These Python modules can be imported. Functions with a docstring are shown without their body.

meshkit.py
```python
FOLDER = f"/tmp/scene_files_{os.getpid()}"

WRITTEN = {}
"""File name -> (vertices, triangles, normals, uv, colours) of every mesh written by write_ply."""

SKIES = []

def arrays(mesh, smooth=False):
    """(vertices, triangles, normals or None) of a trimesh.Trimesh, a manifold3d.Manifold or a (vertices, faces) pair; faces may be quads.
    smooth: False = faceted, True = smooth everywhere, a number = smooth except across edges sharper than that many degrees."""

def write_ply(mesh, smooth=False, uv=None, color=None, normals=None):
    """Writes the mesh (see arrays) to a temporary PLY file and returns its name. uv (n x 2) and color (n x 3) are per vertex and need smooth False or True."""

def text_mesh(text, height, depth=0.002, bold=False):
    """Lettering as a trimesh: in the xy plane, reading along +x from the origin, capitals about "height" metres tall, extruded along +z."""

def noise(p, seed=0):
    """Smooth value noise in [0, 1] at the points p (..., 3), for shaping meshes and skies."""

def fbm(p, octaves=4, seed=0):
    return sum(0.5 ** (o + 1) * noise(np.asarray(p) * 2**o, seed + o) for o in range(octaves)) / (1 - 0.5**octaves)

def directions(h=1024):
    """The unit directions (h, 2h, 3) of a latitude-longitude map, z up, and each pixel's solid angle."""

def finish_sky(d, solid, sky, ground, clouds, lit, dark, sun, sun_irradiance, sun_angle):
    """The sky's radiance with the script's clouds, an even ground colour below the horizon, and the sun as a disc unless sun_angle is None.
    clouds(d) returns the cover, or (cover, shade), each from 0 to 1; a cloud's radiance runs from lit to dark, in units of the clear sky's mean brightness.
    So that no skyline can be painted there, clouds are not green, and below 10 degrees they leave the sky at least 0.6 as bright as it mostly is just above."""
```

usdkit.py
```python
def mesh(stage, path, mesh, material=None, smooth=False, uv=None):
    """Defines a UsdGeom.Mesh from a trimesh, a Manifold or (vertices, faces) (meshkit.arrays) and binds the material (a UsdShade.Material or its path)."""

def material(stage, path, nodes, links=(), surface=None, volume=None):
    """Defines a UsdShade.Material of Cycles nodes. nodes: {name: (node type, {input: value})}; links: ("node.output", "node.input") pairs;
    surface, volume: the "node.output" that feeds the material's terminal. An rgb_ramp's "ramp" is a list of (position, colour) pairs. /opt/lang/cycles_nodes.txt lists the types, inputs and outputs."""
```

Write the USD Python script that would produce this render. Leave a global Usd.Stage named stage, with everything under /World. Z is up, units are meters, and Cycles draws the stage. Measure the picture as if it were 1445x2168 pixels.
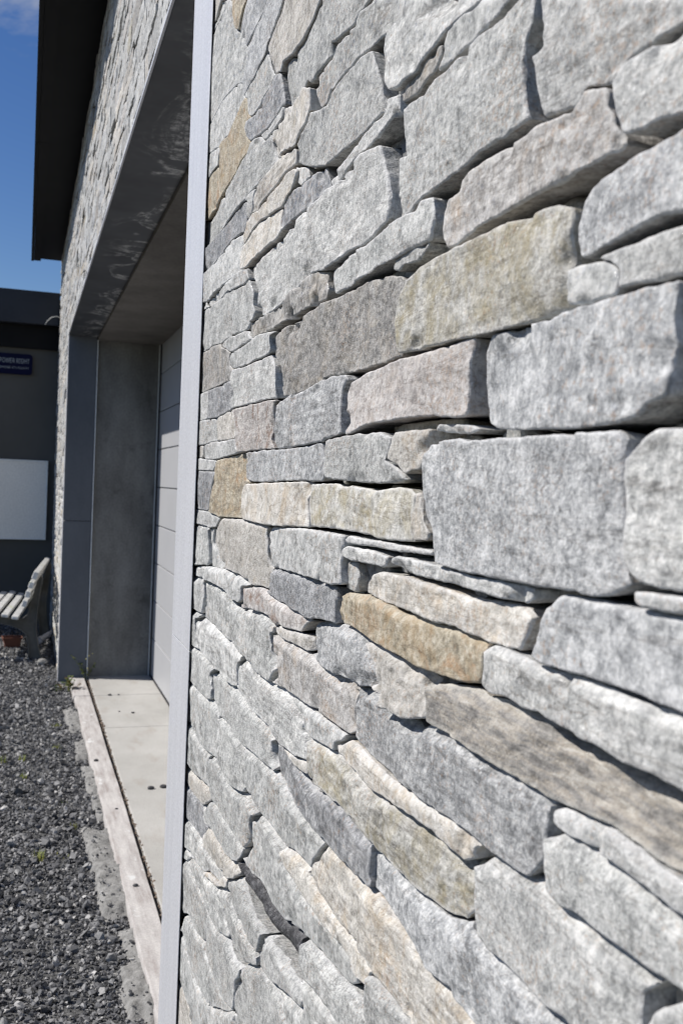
import math, numpy as np, trimesh, shapely, usdkit, meshkit
from shapely.geometry import Polygon, box as sbox
from shapely.ops import unary_union
from scipy.spatial import Delaunay, cKDTree
from pxr import Usd, UsdGeom, UsdLux, UsdShade, Gf, Sdf, Vt

stage = Usd.Stage.CreateInMemory()
UsdGeom.SetStageUpAxis(stage, 'Z'); UsdGeom.SetStageMetersPerUnit(stage, 1.0)
world = UsdGeom.Xform.Define(stage, '/World'); stage.SetDefaultPrim(world.GetPrim())
UsdGeom.Scope.Define(stage, '/World/Looks')
T = Sdf.ValueTypeNames

# ---------------------------------------------------------------- camera, sky, sun, exposure
EXPOSURE = 0.24
SKY_STRENGTH = 0.052
SUN_INTENSITY = 1.25
cam = UsdGeom.Camera.Define(stage, '/World/camera')
cam.CreateFocalLengthAttr(21.1); cam.CreateHorizontalApertureAttr(14.873)
cam.CreateFStopAttr(8.0); cam.CreateFocusDistanceAttr(1.15)
cam.CreateClippingRangeAttr(Gf.Vec2f(0.02, 2000)); cam.CreateExposureAttr(EXPOSURE)
CAM_ROWS = [0.949673, -0.3106749, 0.0400278, 0, -0.0305832, 0.0352145, 0.9989117, 0, -0.3117464, -0.9498637, 0.0239408, 0, 0.0, 0.0, 1.5, 1]
m = Gf.Matrix4d(*CAM_ROWS)
cam.AddTransformOp().Set(m)

SUN = np.array([-0.665, 0.195, 0.69]); SUN /= np.linalg.norm(SUN)
sun = UsdLux.DistantLight.Define(stage, '/World/sun')
sun.CreateIntensityAttr(SUN_INTENSITY); sun.CreateAngleAttr(0.53); sun.CreateNormalizeAttr(True)
sun.CreateColorAttr(Gf.Vec3f(1.0, 0.955, 0.90))
zx = np.cross([0, 0, 1.0], SUN); zx /= np.linalg.norm(zx); zy = np.cross(SUN, zx)
sun.AddTransformOp().Set(Gf.Matrix4d(*zx, 0, *zy, 0, *SUN, 0, 0, 0, 0, 1))
dome = UsdLux.DomeLight.Define(stage, '/World/sky')
dome.GetPrim().SetCustomDataByKey('kind', 'structure')
sky_mat = usdkit.material(stage, '/World/Looks/sky', {
    'sky': ('sky_texture', {'sky_type': 'single_scattering', 'sun_disc': False, 'sun_elevation': float(math.asin(SUN[2])),
                            'sun_rotation': float(math.atan2(SUN[0], SUN[1])), 'altitude': 60.0, 'air_density': 1.0, 'aerosol_density': 0.35, 'ozone_density': 2.2}),
    'tc': ('texture_coordinate', {}),
    'mp': ('mapping', {'scale': (2.2, 2.2, 6.0), 'rotation': (0.0, 0.0, -0.129), 'location': (0.62, 0.35, -0.62)}),
    'n': ('noise_texture', {'scale': 2.3, 'detail': 9.0, 'roughness': 0.62, 'distortion': 0.35}),
    'r': ('rgb_ramp', {'ramp': [(0.0, (0, 0, 0)), (0.545, (0, 0, 0)), (0.68, (0.6, 0.6, 0.6)), (1.0, (0.9, 0.9, 0.9))]}),
    'mix': ('mix', {'color2': (8.0, 8.3, 9.0)}),
    'sx': ('separate_xyz', {}), 'er': ('rgb_ramp', {'ramp': [(0.0, (0, 0, 0)), (0.355, (0, 0, 0)), (0.43, (1, 1, 1)), (1.0, (1, 1, 1))]}), 'cm': ('mix', {'mix_type': 'multiply', 'fac': 1.0}),
    'hs': ('hsv', {'hue': 0.513, 'saturation': 1.3, 'value': 1.5}),
    'bg': ('background_shader', {'strength': SKY_STRENGTH})},
    [('tc.generated', 'mp.vector'), ('mp.vector', 'n.vector'), ('n.fac', 'r.fac'), ('tc.generated', 'sx.vector'), ('sx.z', 'er.fac'), ('r.color', 'cm.color1'), ('er.color', 'cm.color2'), ('cm.color', 'mix.fac'), ('sky.color', 'hs.color'), ('hs.color', 'mix.color1'), ('mix.color', 'bg.color')],
    surface='bg.background')
UsdShade.MaterialBindingAPI.Apply(dome.GetPrim()).Bind(sky_mat)

# ---------------------------------------------------------------- helpers
_used = {}
def numbered(path):
    n = _used.get(path, 0); _used[path] = n + 1
    return path if n == 0 else '%s_%03d' % (path, n)

def tag(prim, label=None, cat=None, group=None, kind=None):
    p = prim.GetPrim() if hasattr(prim, 'GetPrim') else prim
    for k, v in (('label', label), ('category', cat), ('group', group), ('kind', kind)):
        if v: p.SetCustomDataByKey(k, v)
    return p

def obj(name, mesh, mat, parent=None, smooth=False, label=None, primvars=None):
    base = (str(parent.GetPath()) if parent is not None else '/World') + '/' + name
    path = numbered(base)
    g = usdkit.mesh(stage, path, mesh, mat, smooth=smooth)
    if label: g.GetPrim().SetCustomDataByKey('label', label)
    if primvars:
        api = UsdGeom.PrimvarsAPI(g)
        for k, v in primvars.items():
            api.CreatePrimvar(k, T.FloatArray, 'vertex').Set(Vt.FloatArray.FromNumpy(np.asarray(v, np.float32)))
    return g.GetPrim()

def thing(name, label, cat, loc=(0, 0, 0), rotz=0.0, group=None):
    x = UsdGeom.Xform.Define(stage, numbered('/World/' + name))
    if any(loc): x.AddTranslateOp().Set(Gf.Vec3d(*map(float, loc)))
    if rotz: x.AddRotateZOp().Set(float(math.degrees(rotz)))
    return tag(x, label, cat, group)

def bx(x0, x1, y0, y1, z0, z1, bev=0.0):
    if bev <= 0:
        b = trimesh.creation.box((x1 - x0, y1 - y0, z1 - z0)); b.apply_translation(((x0 + x1) / 2, (y0 + y1) / 2, (z0 + z1) / 2)); return b
    pts = []
    for sx in (0, 1):
        for sy in (0, 1):
            for sz in (0, 1):
                c = np.array([x1 if sx else x0, y1 if sy else y0, z1 if sz else z0]); d = np.array([-1 if sx else 1, -1 if sy else 1, -1 if sz else 1]) * bev
                for k in range(3):
                    q = c.copy()
                    for a in range(3):
                        if a != k: q[a] += d[a]
                    pts.append(q)
    return trimesh.convex.convex_hull(np.array(pts))

def cat(*ms): return trimesh.util.concatenate(list(ms))

def tube(pts, r, n=8, r1=None):
    pts = np.asarray(pts, float); k = len(pts); t = np.gradient(pts, axis=0); t /= np.linalg.norm(t, axis=1, keepdims=True)
    up = np.array([0.31, 0.17, 0.93]); V = []
    for i in range(k):
        a = np.cross(t[i], up); a /= np.linalg.norm(a); b = np.cross(t[i], a); rr = r if r1 is None else r + (r1 - r) * i / (k - 1)
        for j in range(n):
            an = 2 * math.pi * j / n; V.append(pts[i] + rr * (math.cos(an) * a + math.sin(an) * b))
    F = []
    for i in range(k - 1):
        for j in range(n):
            a, b = i * n + j, i * n + (j + 1) % n; F += [[a, b, b + n], [a, b + n, a + n]]
    V += [pts[0], pts[-1]]; c0, c1 = len(V) - 2, len(V) - 1
    for j in range(n): F += [[c0, (j + 1) % n, j], [c1, (k - 1) * n + j, (k - 1) * n + (j + 1) % n]]
    m = trimesh.Trimesh(np.array(V), np.array(F), process=False); m.fix_normals(); return m

def extrude(poly, h):
    return trimesh.creation.extrude_polygon(poly, h, engine='earcut')

def sm(t): t = np.clip(t, 0, 1); return t * t * (3 - 2 * t)

# ---------------------------------------------------------------- materials
def mat(name, nodes, links, surface): return usdkit.material(stage, '/World/Looks/' + name, nodes, links, surface)

def rough_mat(name, c0, c1, scale=6.0, rough=0.8, bump=0.002, bscale=90.0, metallic=0.0, spec=0.4, stretch=(1, 1, 1), c2=None, contrast=(0.32, 0.68), detail=7.0, stain=None, stain_at=(0.58, 0.72), stain_scale=2.0, stain_stretch=(1, 1, 1)):
    nodes = {'g': ('geometry', {}), 'mp': ('mapping', {'scale': stretch}),
             'n1': ('noise_texture', {'scale': scale, 'detail': detail, 'roughness': 0.62}),
             'n2': ('noise_texture', {'scale': bscale, 'detail': 5.0, 'roughness': 0.6}),
             'r': ('rgb_ramp', {'ramp': [(contrast[0], c0), (contrast[1], c1)] if c2 is None else [(contrast[0], c0), (sum(contrast) / 2, c1), (contrast[1], c2)]}),
             'r2': ('rgb_ramp', {'ramp': [(0.3, (0.82, 0.82, 0.82)), (0.7, (1.14, 1.14, 1.14))]}),
             'mul': ('mix', {'mix_type': 'multiply', 'fac': 1.0}),
             'b': ('bump', {'strength': 0.7, 'distance': bump}),
             'p': ('principled_bsdf', {'roughness': rough, 'metallic': metallic, 'specular_ior_level': spec})}
    links = [('g.position', 'mp.vector'), ('mp.vector', 'n1.vector'), ('g.position', 'n2.vector'), ('n1.fac', 'r.fac'), ('n2.fac', 'r2.fac'),
             ('r.color', 'mul.color1'), ('r2.color', 'mul.color2'), ('n2.fac', 'b.height'), ('b.normal', 'p.normal')]
    out = 'mul.color'
    if stain is not None:
        nodes.update({'mp3': ('mapping', {'scale': stain_stretch, 'location': (3.3, 1.7, 0.4)}), 'n3': ('noise_texture', {'scale': stain_scale, 'detail': 8.0, 'roughness': 0.66}),
                      'r3': ('rgb_ramp', {'ramp': [(stain_at[0], (0, 0, 0)), (stain_at[1], (1, 1, 1))]}), 'mx': ('mix', {'color2': stain})})
        links += [('g.position', 'mp3.vector'), ('mp3.vector', 'n3.vector'), ('n3.fac', 'r3.fac'), ('r3.color', 'mx.fac'), (out, 'mx.color1')]
        out = 'mx.color'
    links.append((out, 'p.base_color'))
    return mat(name, nodes, links, 'p.BSDF')

def stone_mat(name, dark, mid, light, stain=(0.30, 0.20, 0.10), stain_at=(0.62, 0.80), speck=1.0, band=0.0, rust=None):
    """Split schist: blotches, mottling, grain, tarnish; 'tone' shifts a whole stone, 'rim' is the dusty weathered arris."""
    nodes = {
        'g': ('geometry', {}), 'tone': ('attribute', {'attribute': 'tone'}), 'rim': ('attribute', {'attribute': 'rim'}),
        'off': ('vector_math', {'math_type': 'scale', 'vector1': (37.0, 61.0, 23.0)}), 'grain': ('attribute', {'attribute': 'grain'}), 'sc': ('vector_math', {'math_type': 'scale'}),
        'pos': ('vector_math', {'math_type': 'add'}),
        'n1': ('noise_texture', {'scale': 24.0, 'detail': 7.0, 'roughness': 0.66, 'distortion': 0.3}),
        'am': ('mapping', {'scale': (1.0, 1.05, 0.92)}), 'n2': ('noise_texture', {'scale': 118.0, 'detail': 4.0, 'roughness': 0.64, 'distortion': 0.25}),
        'n3': ('noise_texture', {'scale': 340.0, 'detail': 4.0, 'roughness': 0.75}),
        'n4': ('noise_texture', {'scale': 17.0, 'detail': 7.0, 'roughness': 0.72, 'distortion': 1.2}),
        'n5': ('noise_texture', {'scale': 60.0, 'detail': 4.0, 'roughness': 0.7}),
        'a1': ('math', {'math_type': 'multiply', 'value2': 0.34}), 'a2': ('math', {'math_type': 'multiply_add', 'value2': 0.44}),
        'a3': ('math', {'math_type': 'multiply_add', 'value2': 0.32 * speck}),
        'r': ('rgb_ramp', {'ramp': [(0.44, dark), (0.535, mid), (0.635, light)]}),
        'rs': ('rgb_ramp', {'ramp': [(stain_at[0], (0, 0, 0)), (stain_at[1], (0.8, 0.8, 0.8))]}),
        'mx': ('mix', {'color2': stain}),
        'tm': ('mix', {'mix_type': 'multiply', 'fac': 1.0}),
        'tc': ('combine_xyz', {}),
        'rimn': ('math', {'math_type': 'multiply', 'value2': 1.1}), 'rimm': ('mix', {'color2': tuple(min(0.62, 0.10 + 1.12 * c) for c in light)}),
        'h1': ('math', {'math_type': 'multiply', 'value2': 0.7}), 'h2': ('math', {'math_type': 'multiply_add', 'value2': 0.3}),
        'b': ('bump', {'strength': 1.0, 'distance': 0.0021}),
        'b2': ('bump', {'strength': 0.7, 'distance': 0.0024}),
        'v': ('voronoi_texture', {'scale': 400.0}), 'vc': ('separate_color', {}), 'vr': ('rgb_ramp', {'ramp': [(0.0, (0.78, 0.78, 0.78)), (0.93, (0.78, 0.78, 0.78)), (0.96, (0.16, 0.16, 0.16))]}),
        'p': ('principled_bsdf', {'specular_ior_level': 0.45})}
    links = [('tone.fac', 'off.scale'), ('g.position', 'sc.vector1'), ('grain.fac', 'sc.scale'), ('sc.vector', 'pos.vector1'), ('off.vector', 'pos.vector2')]
    for n in ('n1', 'am', 'n3', 'n4', 'n5', 'v'): links.append(('pos.vector', n + '.vector'))
    links.append(('am.vector', 'n2.vector'))
    links += [('n1.fac', 'a1.value1'), ('n2.fac', 'a2.value1'), ('a1.value', 'a2.value3'), ('n3.fac', 'a3.value1'), ('a2.value', 'a3.value3'), ('a3.value', 'r.fac'),
              ('n4.fac', 'rs.fac'), ('rs.color', 'mx.fac'), ('r.color', 'mx.color1'),
              ('tone.fac', 'tc.x'), ('tone.fac', 'tc.y'), ('tone.fac', 'tc.z'), ('mx.color', 'tm.color1'), ('tc.vector', 'tm.color2'),
              ('n5.fac', 'rimn.value1'), ('n2.fac', 'h1.value1'), ('n3.fac', 'h2.value1'), ('h1.value', 'h2.value3'), ('h2.value', 'b.height'),
              ('n5.fac', 'b2.height'), ('b2.normal', 'b.normal'), ('b.normal', 'p.normal'),
              ('v.color', 'vc.color'), ('vc.r', 'vr.fac'), ('vr.color', 'p.roughness')]
    nodes['rm'] = ('math', {'math_type': 'multiply', 'use_clamp': True}); links += [('rim.fac', 'rm.value1'), ('rimn.value', 'rm.value2'), ('rm.value', 'rimm.fac')]
    nodes.update({'cm': ('mapping', {'scale': (6.0, 2.2, 15.0)}), 'cn': ('noise_texture', {'scale': 2.1, 'detail': 8.0, 'roughness': 0.6, 'distortion': 0.5}),
                  'cr': ('rgb_ramp', {'ramp': [(0.0, (1, 1, 1)), (0.485, (1, 1, 1)), (0.498, (0.58, 0.56, 0.54)), (0.511, (1, 1, 1)), (1.0, (1, 1, 1))]}), 'cx': ('mix', {'mix_type': 'multiply', 'fac': 0.8}),
                  'fn': ('noise_texture', {'scale': 210.0, 'detail': 3.0, 'roughness': 0.6}), 'fm': ('noise_texture', {'scale': 9.0, 'detail': 3.0}), 'fa': ('math', {'math_type': 'multiply_add', 'value2': 0.55}),
                  'fr': ('rgb_ramp', {'ramp': [(0.0, (0, 0, 0)), (0.89, (0, 0, 0)), (0.97, (0.38, 0.38, 0.38) if 'black' not in name else (0, 0, 0))]}), 'fx': ('mix', {'color2': (0.30, 0.195, 0.12)})})
    links += [('pos.vector', 'cm.vector'), ('cm.vector', 'cn.vector'), ('cn.fac', 'cr.fac'), ('tm.color', 'cx.color1'), ('cr.color', 'cx.color2'),
              ('pos.vector', 'fn.vector'), ('pos.vector', 'fm.vector'), ('fm.fac', 'fa.value1'), ('fn.fac', 'fa.value3'), ('fa.value', 'fr.fac'), ('fr.color', 'fx.fac'), ('cx.color', 'fx.color1')]
    nodes.update({'wr': ('rgb_ramp', {'ramp': [(0.0, (0, 0, 0)), (0.962, (0, 0, 0)), (0.985, (0.30, 0.30, 0.30)), (1.0, (0.5, 0.5, 0.5))]}), 'wx': ('mix', {'color2': (0.62, 0.62, 0.61) if name.split('_')[0] not in ('black', 'ochre', 'banded', 'dark') else mid})})
    links += [('vc.g', 'wr.fac'), ('wr.color', 'wx.fac'), ('fx.color', 'wx.color1')]
    nodes.update({'lm': ('mapping', {'scale': (3.0, 2.4, 15.0)}), 'ln': ('noise_texture', {'scale': 8.0, 'detail': 7.0, 'roughness': 0.68, 'distortion': 0.3}), 'la': ('attribute', {'attribute': 'layer'}),
                  'lr': ('rgb_ramp', {'ramp': [(0.36, (0.62, 0.61, 0.60)), (0.5, (0.98, 0.98, 0.98)), (0.64, (1.28, 1.27, 1.25))]}), 'lx': ('mix', {'mix_type': 'multiply'})})
    links += [('pos.vector', 'lm.vector'), ('lm.vector', 'ln.vector'), ('ln.fac', 'lr.fac'), ('la.fac', 'lx.fac'), ('wx.color', 'lx.color1'), ('lr.color', 'lx.color2')]
    src = 'lx.color'
    if band:
        nodes.update({'bm': ('mapping', {'scale': (1, 4.0, 26.0)}), 'bn': ('noise_texture', {'scale': 4.2, 'detail': 9.0, 'roughness': 0.74, 'distortion': 0.25}),
                      'br': ('rgb_ramp', {'ramp': [(0.38, (0.075, 0.072, 0.068)), (0.47, (0.21, 0.20, 0.188)), (0.54, (0.31, 0.27, 0.215)), (0.62, (0.48, 0.46, 0.42))]}), 'bx': ('mix', {'fac': band})})
        links += [('pos.vector', 'bm.vector'), ('bm.vector', 'bn.vector'), ('bn.fac', 'br.fac'), (src, 'bx.color1'), ('br.color', 'bx.color2')]; src = 'bx.color'
    if rust:
        nodes.update({'un': ('noise_texture', {'scale': 21.0, 'detail': 7.0, 'roughness': 0.75, 'distortion': 1.0}), 'ur': ('rgb_ramp', {'ramp': [(0.54, (0, 0, 0)), (0.70, (0.75, 0.75, 0.75))]}), 'ux': ('mix', {'color2': rust})})
        links += [('pos.vector', 'un.vector'), ('un.fac', 'ur.fac'), ('ur.color', 'ux.fac'), (src, 'ux.color1')]; src = 'ux.color'
    links += [(src, 'rimm.color1'), ('rimm.color', 'p.base_color')]
    return mat(name, nodes, links, 'p.BSDF')

ST = {
    'g': stone_mat('grey_stone', (0.155, 0.16, 0.157), (0.322, 0.327, 0.317), (0.505, 0.505, 0.488)),
    'l': stone_mat('pale_stone', (0.195, 0.20, 0.197), (0.365, 0.369, 0.359), (0.55, 0.548, 0.53), stain_at=(0.68, 0.86)),
    'b': stone_mat('blue_grey_stone', (0.135, 0.141, 0.145), (0.297, 0.304, 0.307), (0.515, 0.519, 0.515), stain=(0.24, 0.21, 0.17), stain_at=(0.68, 0.86)),
    'd': stone_mat('dark_stone', (0.09, 0.095, 0.10), (0.205, 0.21, 0.216), (0.39, 0.393, 0.395), stain_at=(0.7, 0.9)),
    'k': stone_mat('deep_grey_stone', (0.085, 0.084, 0.08), (0.205, 0.20, 0.19), (0.37, 0.36, 0.34), stain=(0.36, 0.31, 0.24), stain_at=(0.5, 0.8)),  # darker riven stones, the deep grey is their own colour
    't': stone_mat('ochre_stone', (0.15, 0.132, 0.098), (0.30, 0.265, 0.198), (0.47, 0.43, 0.35), stain=(0.29, 0.20, 0.10), stain_at=(0.48, 0.72), rust=(0.30, 0.155, 0.06)),
    'c': stone_mat('cream_stone', (0.25, 0.237, 0.212), (0.42, 0.402, 0.365), (0.56, 0.545, 0.51), stain=(0.40, 0.30, 0.18), stain_at=(0.48, 0.78)),
    'o': stone_mat('olive_stone', (0.17, 0.167, 0.148), (0.335, 0.328, 0.30), (0.50, 0.492, 0.46), stain=(0.27, 0.228, 0.125), stain_at=(0.44, 0.68)),
    'p': stone_mat('pinkish_stone', (0.24, 0.222, 0.21), (0.40, 0.375, 0.357), (0.53, 0.51, 0.49), stain=(0.40, 0.32, 0.25), stain_at=(0.5, 0.8)),
    'r': stone_mat('rusty_stone', (0.17, 0.155, 0.145), (0.33, 0.31, 0.295), (0.50, 0.48, 0.455), stain=(0.17, 0.10, 0.065), stain_at=(0.52, 0.62)),
    'w': stone_mat('warm_grey_stone', (0.20, 0.188, 0.165), (0.37, 0.355, 0.325), (0.52, 0.50, 0.465), stain=(0.34, 0.28, 0.19), stain_at=(0.54, 0.8)),
    'm': stone_mat('speckled_brown_stone', (0.14, 0.134, 0.126), (0.295, 0.286, 0.273), (0.47, 0.46, 0.445), stain=(0.30, 0.22, 0.14), stain_at=(0.5, 0.8), speck=1.2),
    'v': stone_mat('black_stone', (0.012, 0.012, 0.014), (0.035, 0.035, 0.038), (0.13, 0.13, 0.135), stain_at=(0.9, 0.99)),  # near-black colour for the one undercut stone, paler along its edge
    'x': stone_mat('banded_stone', (0.11, 0.105, 0.095), (0.28, 0.27, 0.25), (0.48, 0.46, 0.42), band=0.6),
}
M = {}
M['mortar'] = rough_mat('deep_joint_mortar', (0.022, 0.020, 0.018), (0.045, 0.041, 0.036), 30, 0.95)
M['metal'] = rough_mat('galvanised_plate', (0.082, 0.090, 0.103), (0.115, 0.125, 0.141), 3.2, 0.55, 0.0004, 160, metallic=0.2, stretch=(1, 1, 0.45))
M['strip'] = rough_mat('galvanised_corner_strip', (0.53, 0.538, 0.56), (0.59, 0.597, 0.617), 9, 0.5, 0.0003, 220, metallic=0.25, stretch=(1, 6, 0.25), spec=0.5)
M['soffit_metal'] = mat('stained_lintel_plate', {
    'g': ('geometry', {}), 'n1': ('noise_texture', {'scale': 5.0, 'detail': 7.0, 'roughness': 0.62}), 'r': ('rgb_ramp', {'ramp': [(0.3, (0.040, 0.043, 0.048)), (0.7, (0.080, 0.086, 0.094))]}),
    'mp': ('mapping', {'scale': (1.6, 0.8, 1.0)}), 'n2': ('noise_texture', {'scale': 2.9, 'detail': 7.0, 'roughness': 0.58, 'distortion': 1.0}),
    'ln': ('rgb_ramp', {'ramp': [(0.0, (0, 0, 0)), (0.44, (0, 0, 0)), (0.485, (1, 1, 1)), (0.51, (0.25, 0.25, 0.25)), (0.55, (0, 0, 0)), (1.0, (0, 0, 0))]}),
    'n3': ('noise_texture', {'scale': 26.0, 'detail': 6.0, 'roughness': 0.7}), 'r3': ('rgb_ramp', {'ramp': [(0.42, (0.05, 0.05, 0.05)), (0.6, (1, 1, 1))]}),
    's': ('separate_xyz', {}), 'band': ('rgb_ramp', {'ramp': [(0.30, (0.04, 0.04, 0.04)), (0.36, (0.25, 0.25, 0.25)), (0.41, (1, 1, 1)), (0.475, (0.9, 0.9, 0.9)), (0.49, (0.4, 0.4, 0.4))]}),
    'm1': ('mix', {'mix_type': 'multiply', 'fac': 1.0}), 'm2': ('mix', {'mix_type': 'multiply', 'fac': 1.0}), 'mx': ('mix', {'color2': (0.62, 0.62, 0.60)}),
    'p': ('principled_bsdf', {'roughness': 0.55, 'metallic': 0.15})},
    [('g.position', 'n1.vector'), ('n1.fac', 'r.fac'), ('g.position', 'mp.vector'), ('mp.vector', 'n2.vector'), ('n2.fac', 'ln.fac'), ('g.position', 'n3.vector'), ('n3.fac', 'r3.fac'),
     ('g.position', 's.vector'), ('s.x', 'band.fac'), ('ln.color', 'm1.color1'), ('r3.color', 'm1.color2'), ('m1.color', 'm2.color1'), ('band.color', 'm2.color2'), ('m2.color', 'mx.fac'), ('r.color', 'mx.color1'), ('mx.color', 'p.base_color')], 'p.BSDF')
M['white_seal'] = rough_mat('pale_sealant', (0.52, 0.55, 0.56), (0.62, 0.64, 0.65), 20, 0.6)
M['black_seal'] = rough_mat('black_rubber', (0.012, 0.012, 0.013), (0.022, 0.022, 0.024), 20, 0.6)
M['reveal'] = rough_mat('stained_reveal_concrete', (0.10, 0.097, 0.09), (0.145, 0.142, 0.132), 2.4, 0.85, 0.0008, 70, c2=(0.195, 0.192, 0.18), stretch=(2.2, 1, 0.8), stain=(0.05, 0.047, 0.04), stain_at=(0.56, 0.74), stain_scale=3.4)
M['soffit'] = rough_mat('brown_soffit_concrete', (0.115, 0.105, 0.092), (0.19, 0.177, 0.157), 3.0, 0.85, 0.0008, 60)
M['door'] = rough_mat('light_grey_door_sheet', (0.375, 0.38, 0.392), (0.40, 0.405, 0.417), 2.0, 0.45, 0.0002, 300, spec=0.4)
M['slab'] = rough_mat('pale_slab_concrete', (0.33, 0.322, 0.298), (0.42, 0.41, 0.385), 3.0, 0.9, 0.0008, 240, stretch=(1, 0.7, 1), stain=(0.30, 0.27, 0.235), stain_at=(0.55, 0.8), stain_scale=5.0, stain_stretch=(1.8, 0.7, 1))
M['board'] = rough_mat('weathered_pink_board', (0.29, 0.258, 0.24), (0.42, 0.398, 0.38), 5.0, 0.9, 0.0012, 170, stretch=(7, 1.0, 1), c2=(0.50, 0.48, 0.455), stain=(0.56, 0.56, 0.545), stain_at=(0.6, 0.66), stain_scale=8, stain_stretch=(2, 1, 1))
M['haunch'] = rough_mat('rough_bedding_concrete', (0.15, 0.148, 0.14), (0.30, 0.296, 0.283), 34, 0.95, 0.007, 130)
M['black_metal'] = rough_mat('black_roof_metal', (0.004, 0.004, 0.0045), (0.007, 0.007, 0.0075), 4, 0.6, 0.0003, 90, spec=0.12)
M['slate_metal'] = rough_mat('dark_slate_fascia', (0.018, 0.021, 0.028), (0.026, 0.03, 0.038), 2, 0.55, 0.0003, 90, spec=0.3)
M['annex_wall'] = rough_mat('dark_grey_render', (0.060, 0.058, 0.053), (0.078, 0.076, 0.070), 1.3, 0.9, 0.001, 130)
M['white_panel'] = rough_mat('white_enamel_panel', (0.66, 0.64, 0.59), (0.70, 0.68, 0.63), 2, 0.35, 0.0001, 90)
M['aluminium'] = rough_mat('aluminium_edge', (0.62, 0.63, 0.62), (0.7, 0.71, 0.70), 8, 0.45, metallic=0.2)
M['sign_blue'] = rough_mat('navy_sign_face', (0.003, 0.004, 0.022), (0.004, 0.006, 0.030), 3, 0.75, spec=0.1)
M['sign_white'] = rough_mat('sign_lettering', (0.22, 0.25, 0.27), (0.28, 0.31, 0.33), 8, 0.5)
M['bench_white'] = rough_mat('white_bench_slat', (0.42, 0.42, 0.41), (0.60, 0.60, 0.585), 9, 0.5, 0.0006, 60, stain=(0.42, 0.45, 0.24), stain_at=(0.6, 0.74), stain_scale=6)
M['bench_frame'] = rough_mat('mossy_grey_bench_frame', (0.06, 0.058, 0.052), (0.10, 0.097, 0.086), 8, 0.75, 0.001, 80)
M['terracotta'] = rough_mat('terracotta', (0.12, 0.045, 0.028), (0.17, 0.068, 0.045), 10, 0.8)
M['soil'] = rough_mat('dry_soil', (0.03, 0.026, 0.02), (0.06, 0.05, 0.04), 40, 0.95, 0.004)
M['tube'] = rough_mat('grey_plastic_pipe', (0.40, 0.41, 0.45), (0.5, 0.51, 0.55), 6, 0.5)
M['cable'] = rough_mat('pale_cable', (0.5, 0.5, 0.48), (0.58, 0.58, 0.56), 6, 0.5)
M['ground'] = rough_mat('gravel_bed', (0.035, 0.035, 0.035), (0.10, 0.10, 0.098), 90, 0.95, 0.012, 160, c2=(0.20, 0.198, 0.19), contrast=(0.3, 0.72))
M['orange'] = rough_mat('orange_lichen_crust', (0.34, 0.26, 0.18), (0.44, 0.36, 0.27), 60, 0.95, 0.004)
M['roof'] = rough_mat('dark_roof_sheet', (0.03, 0.03, 0.033), (0.045, 0.045, 0.05), 3, 0.6)
M['rock'] = rough_mat('loose_pale_rock', (0.16, 0.155, 0.145), (0.36, 0.35, 0.33), 45, 0.9, 0.004)

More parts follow.
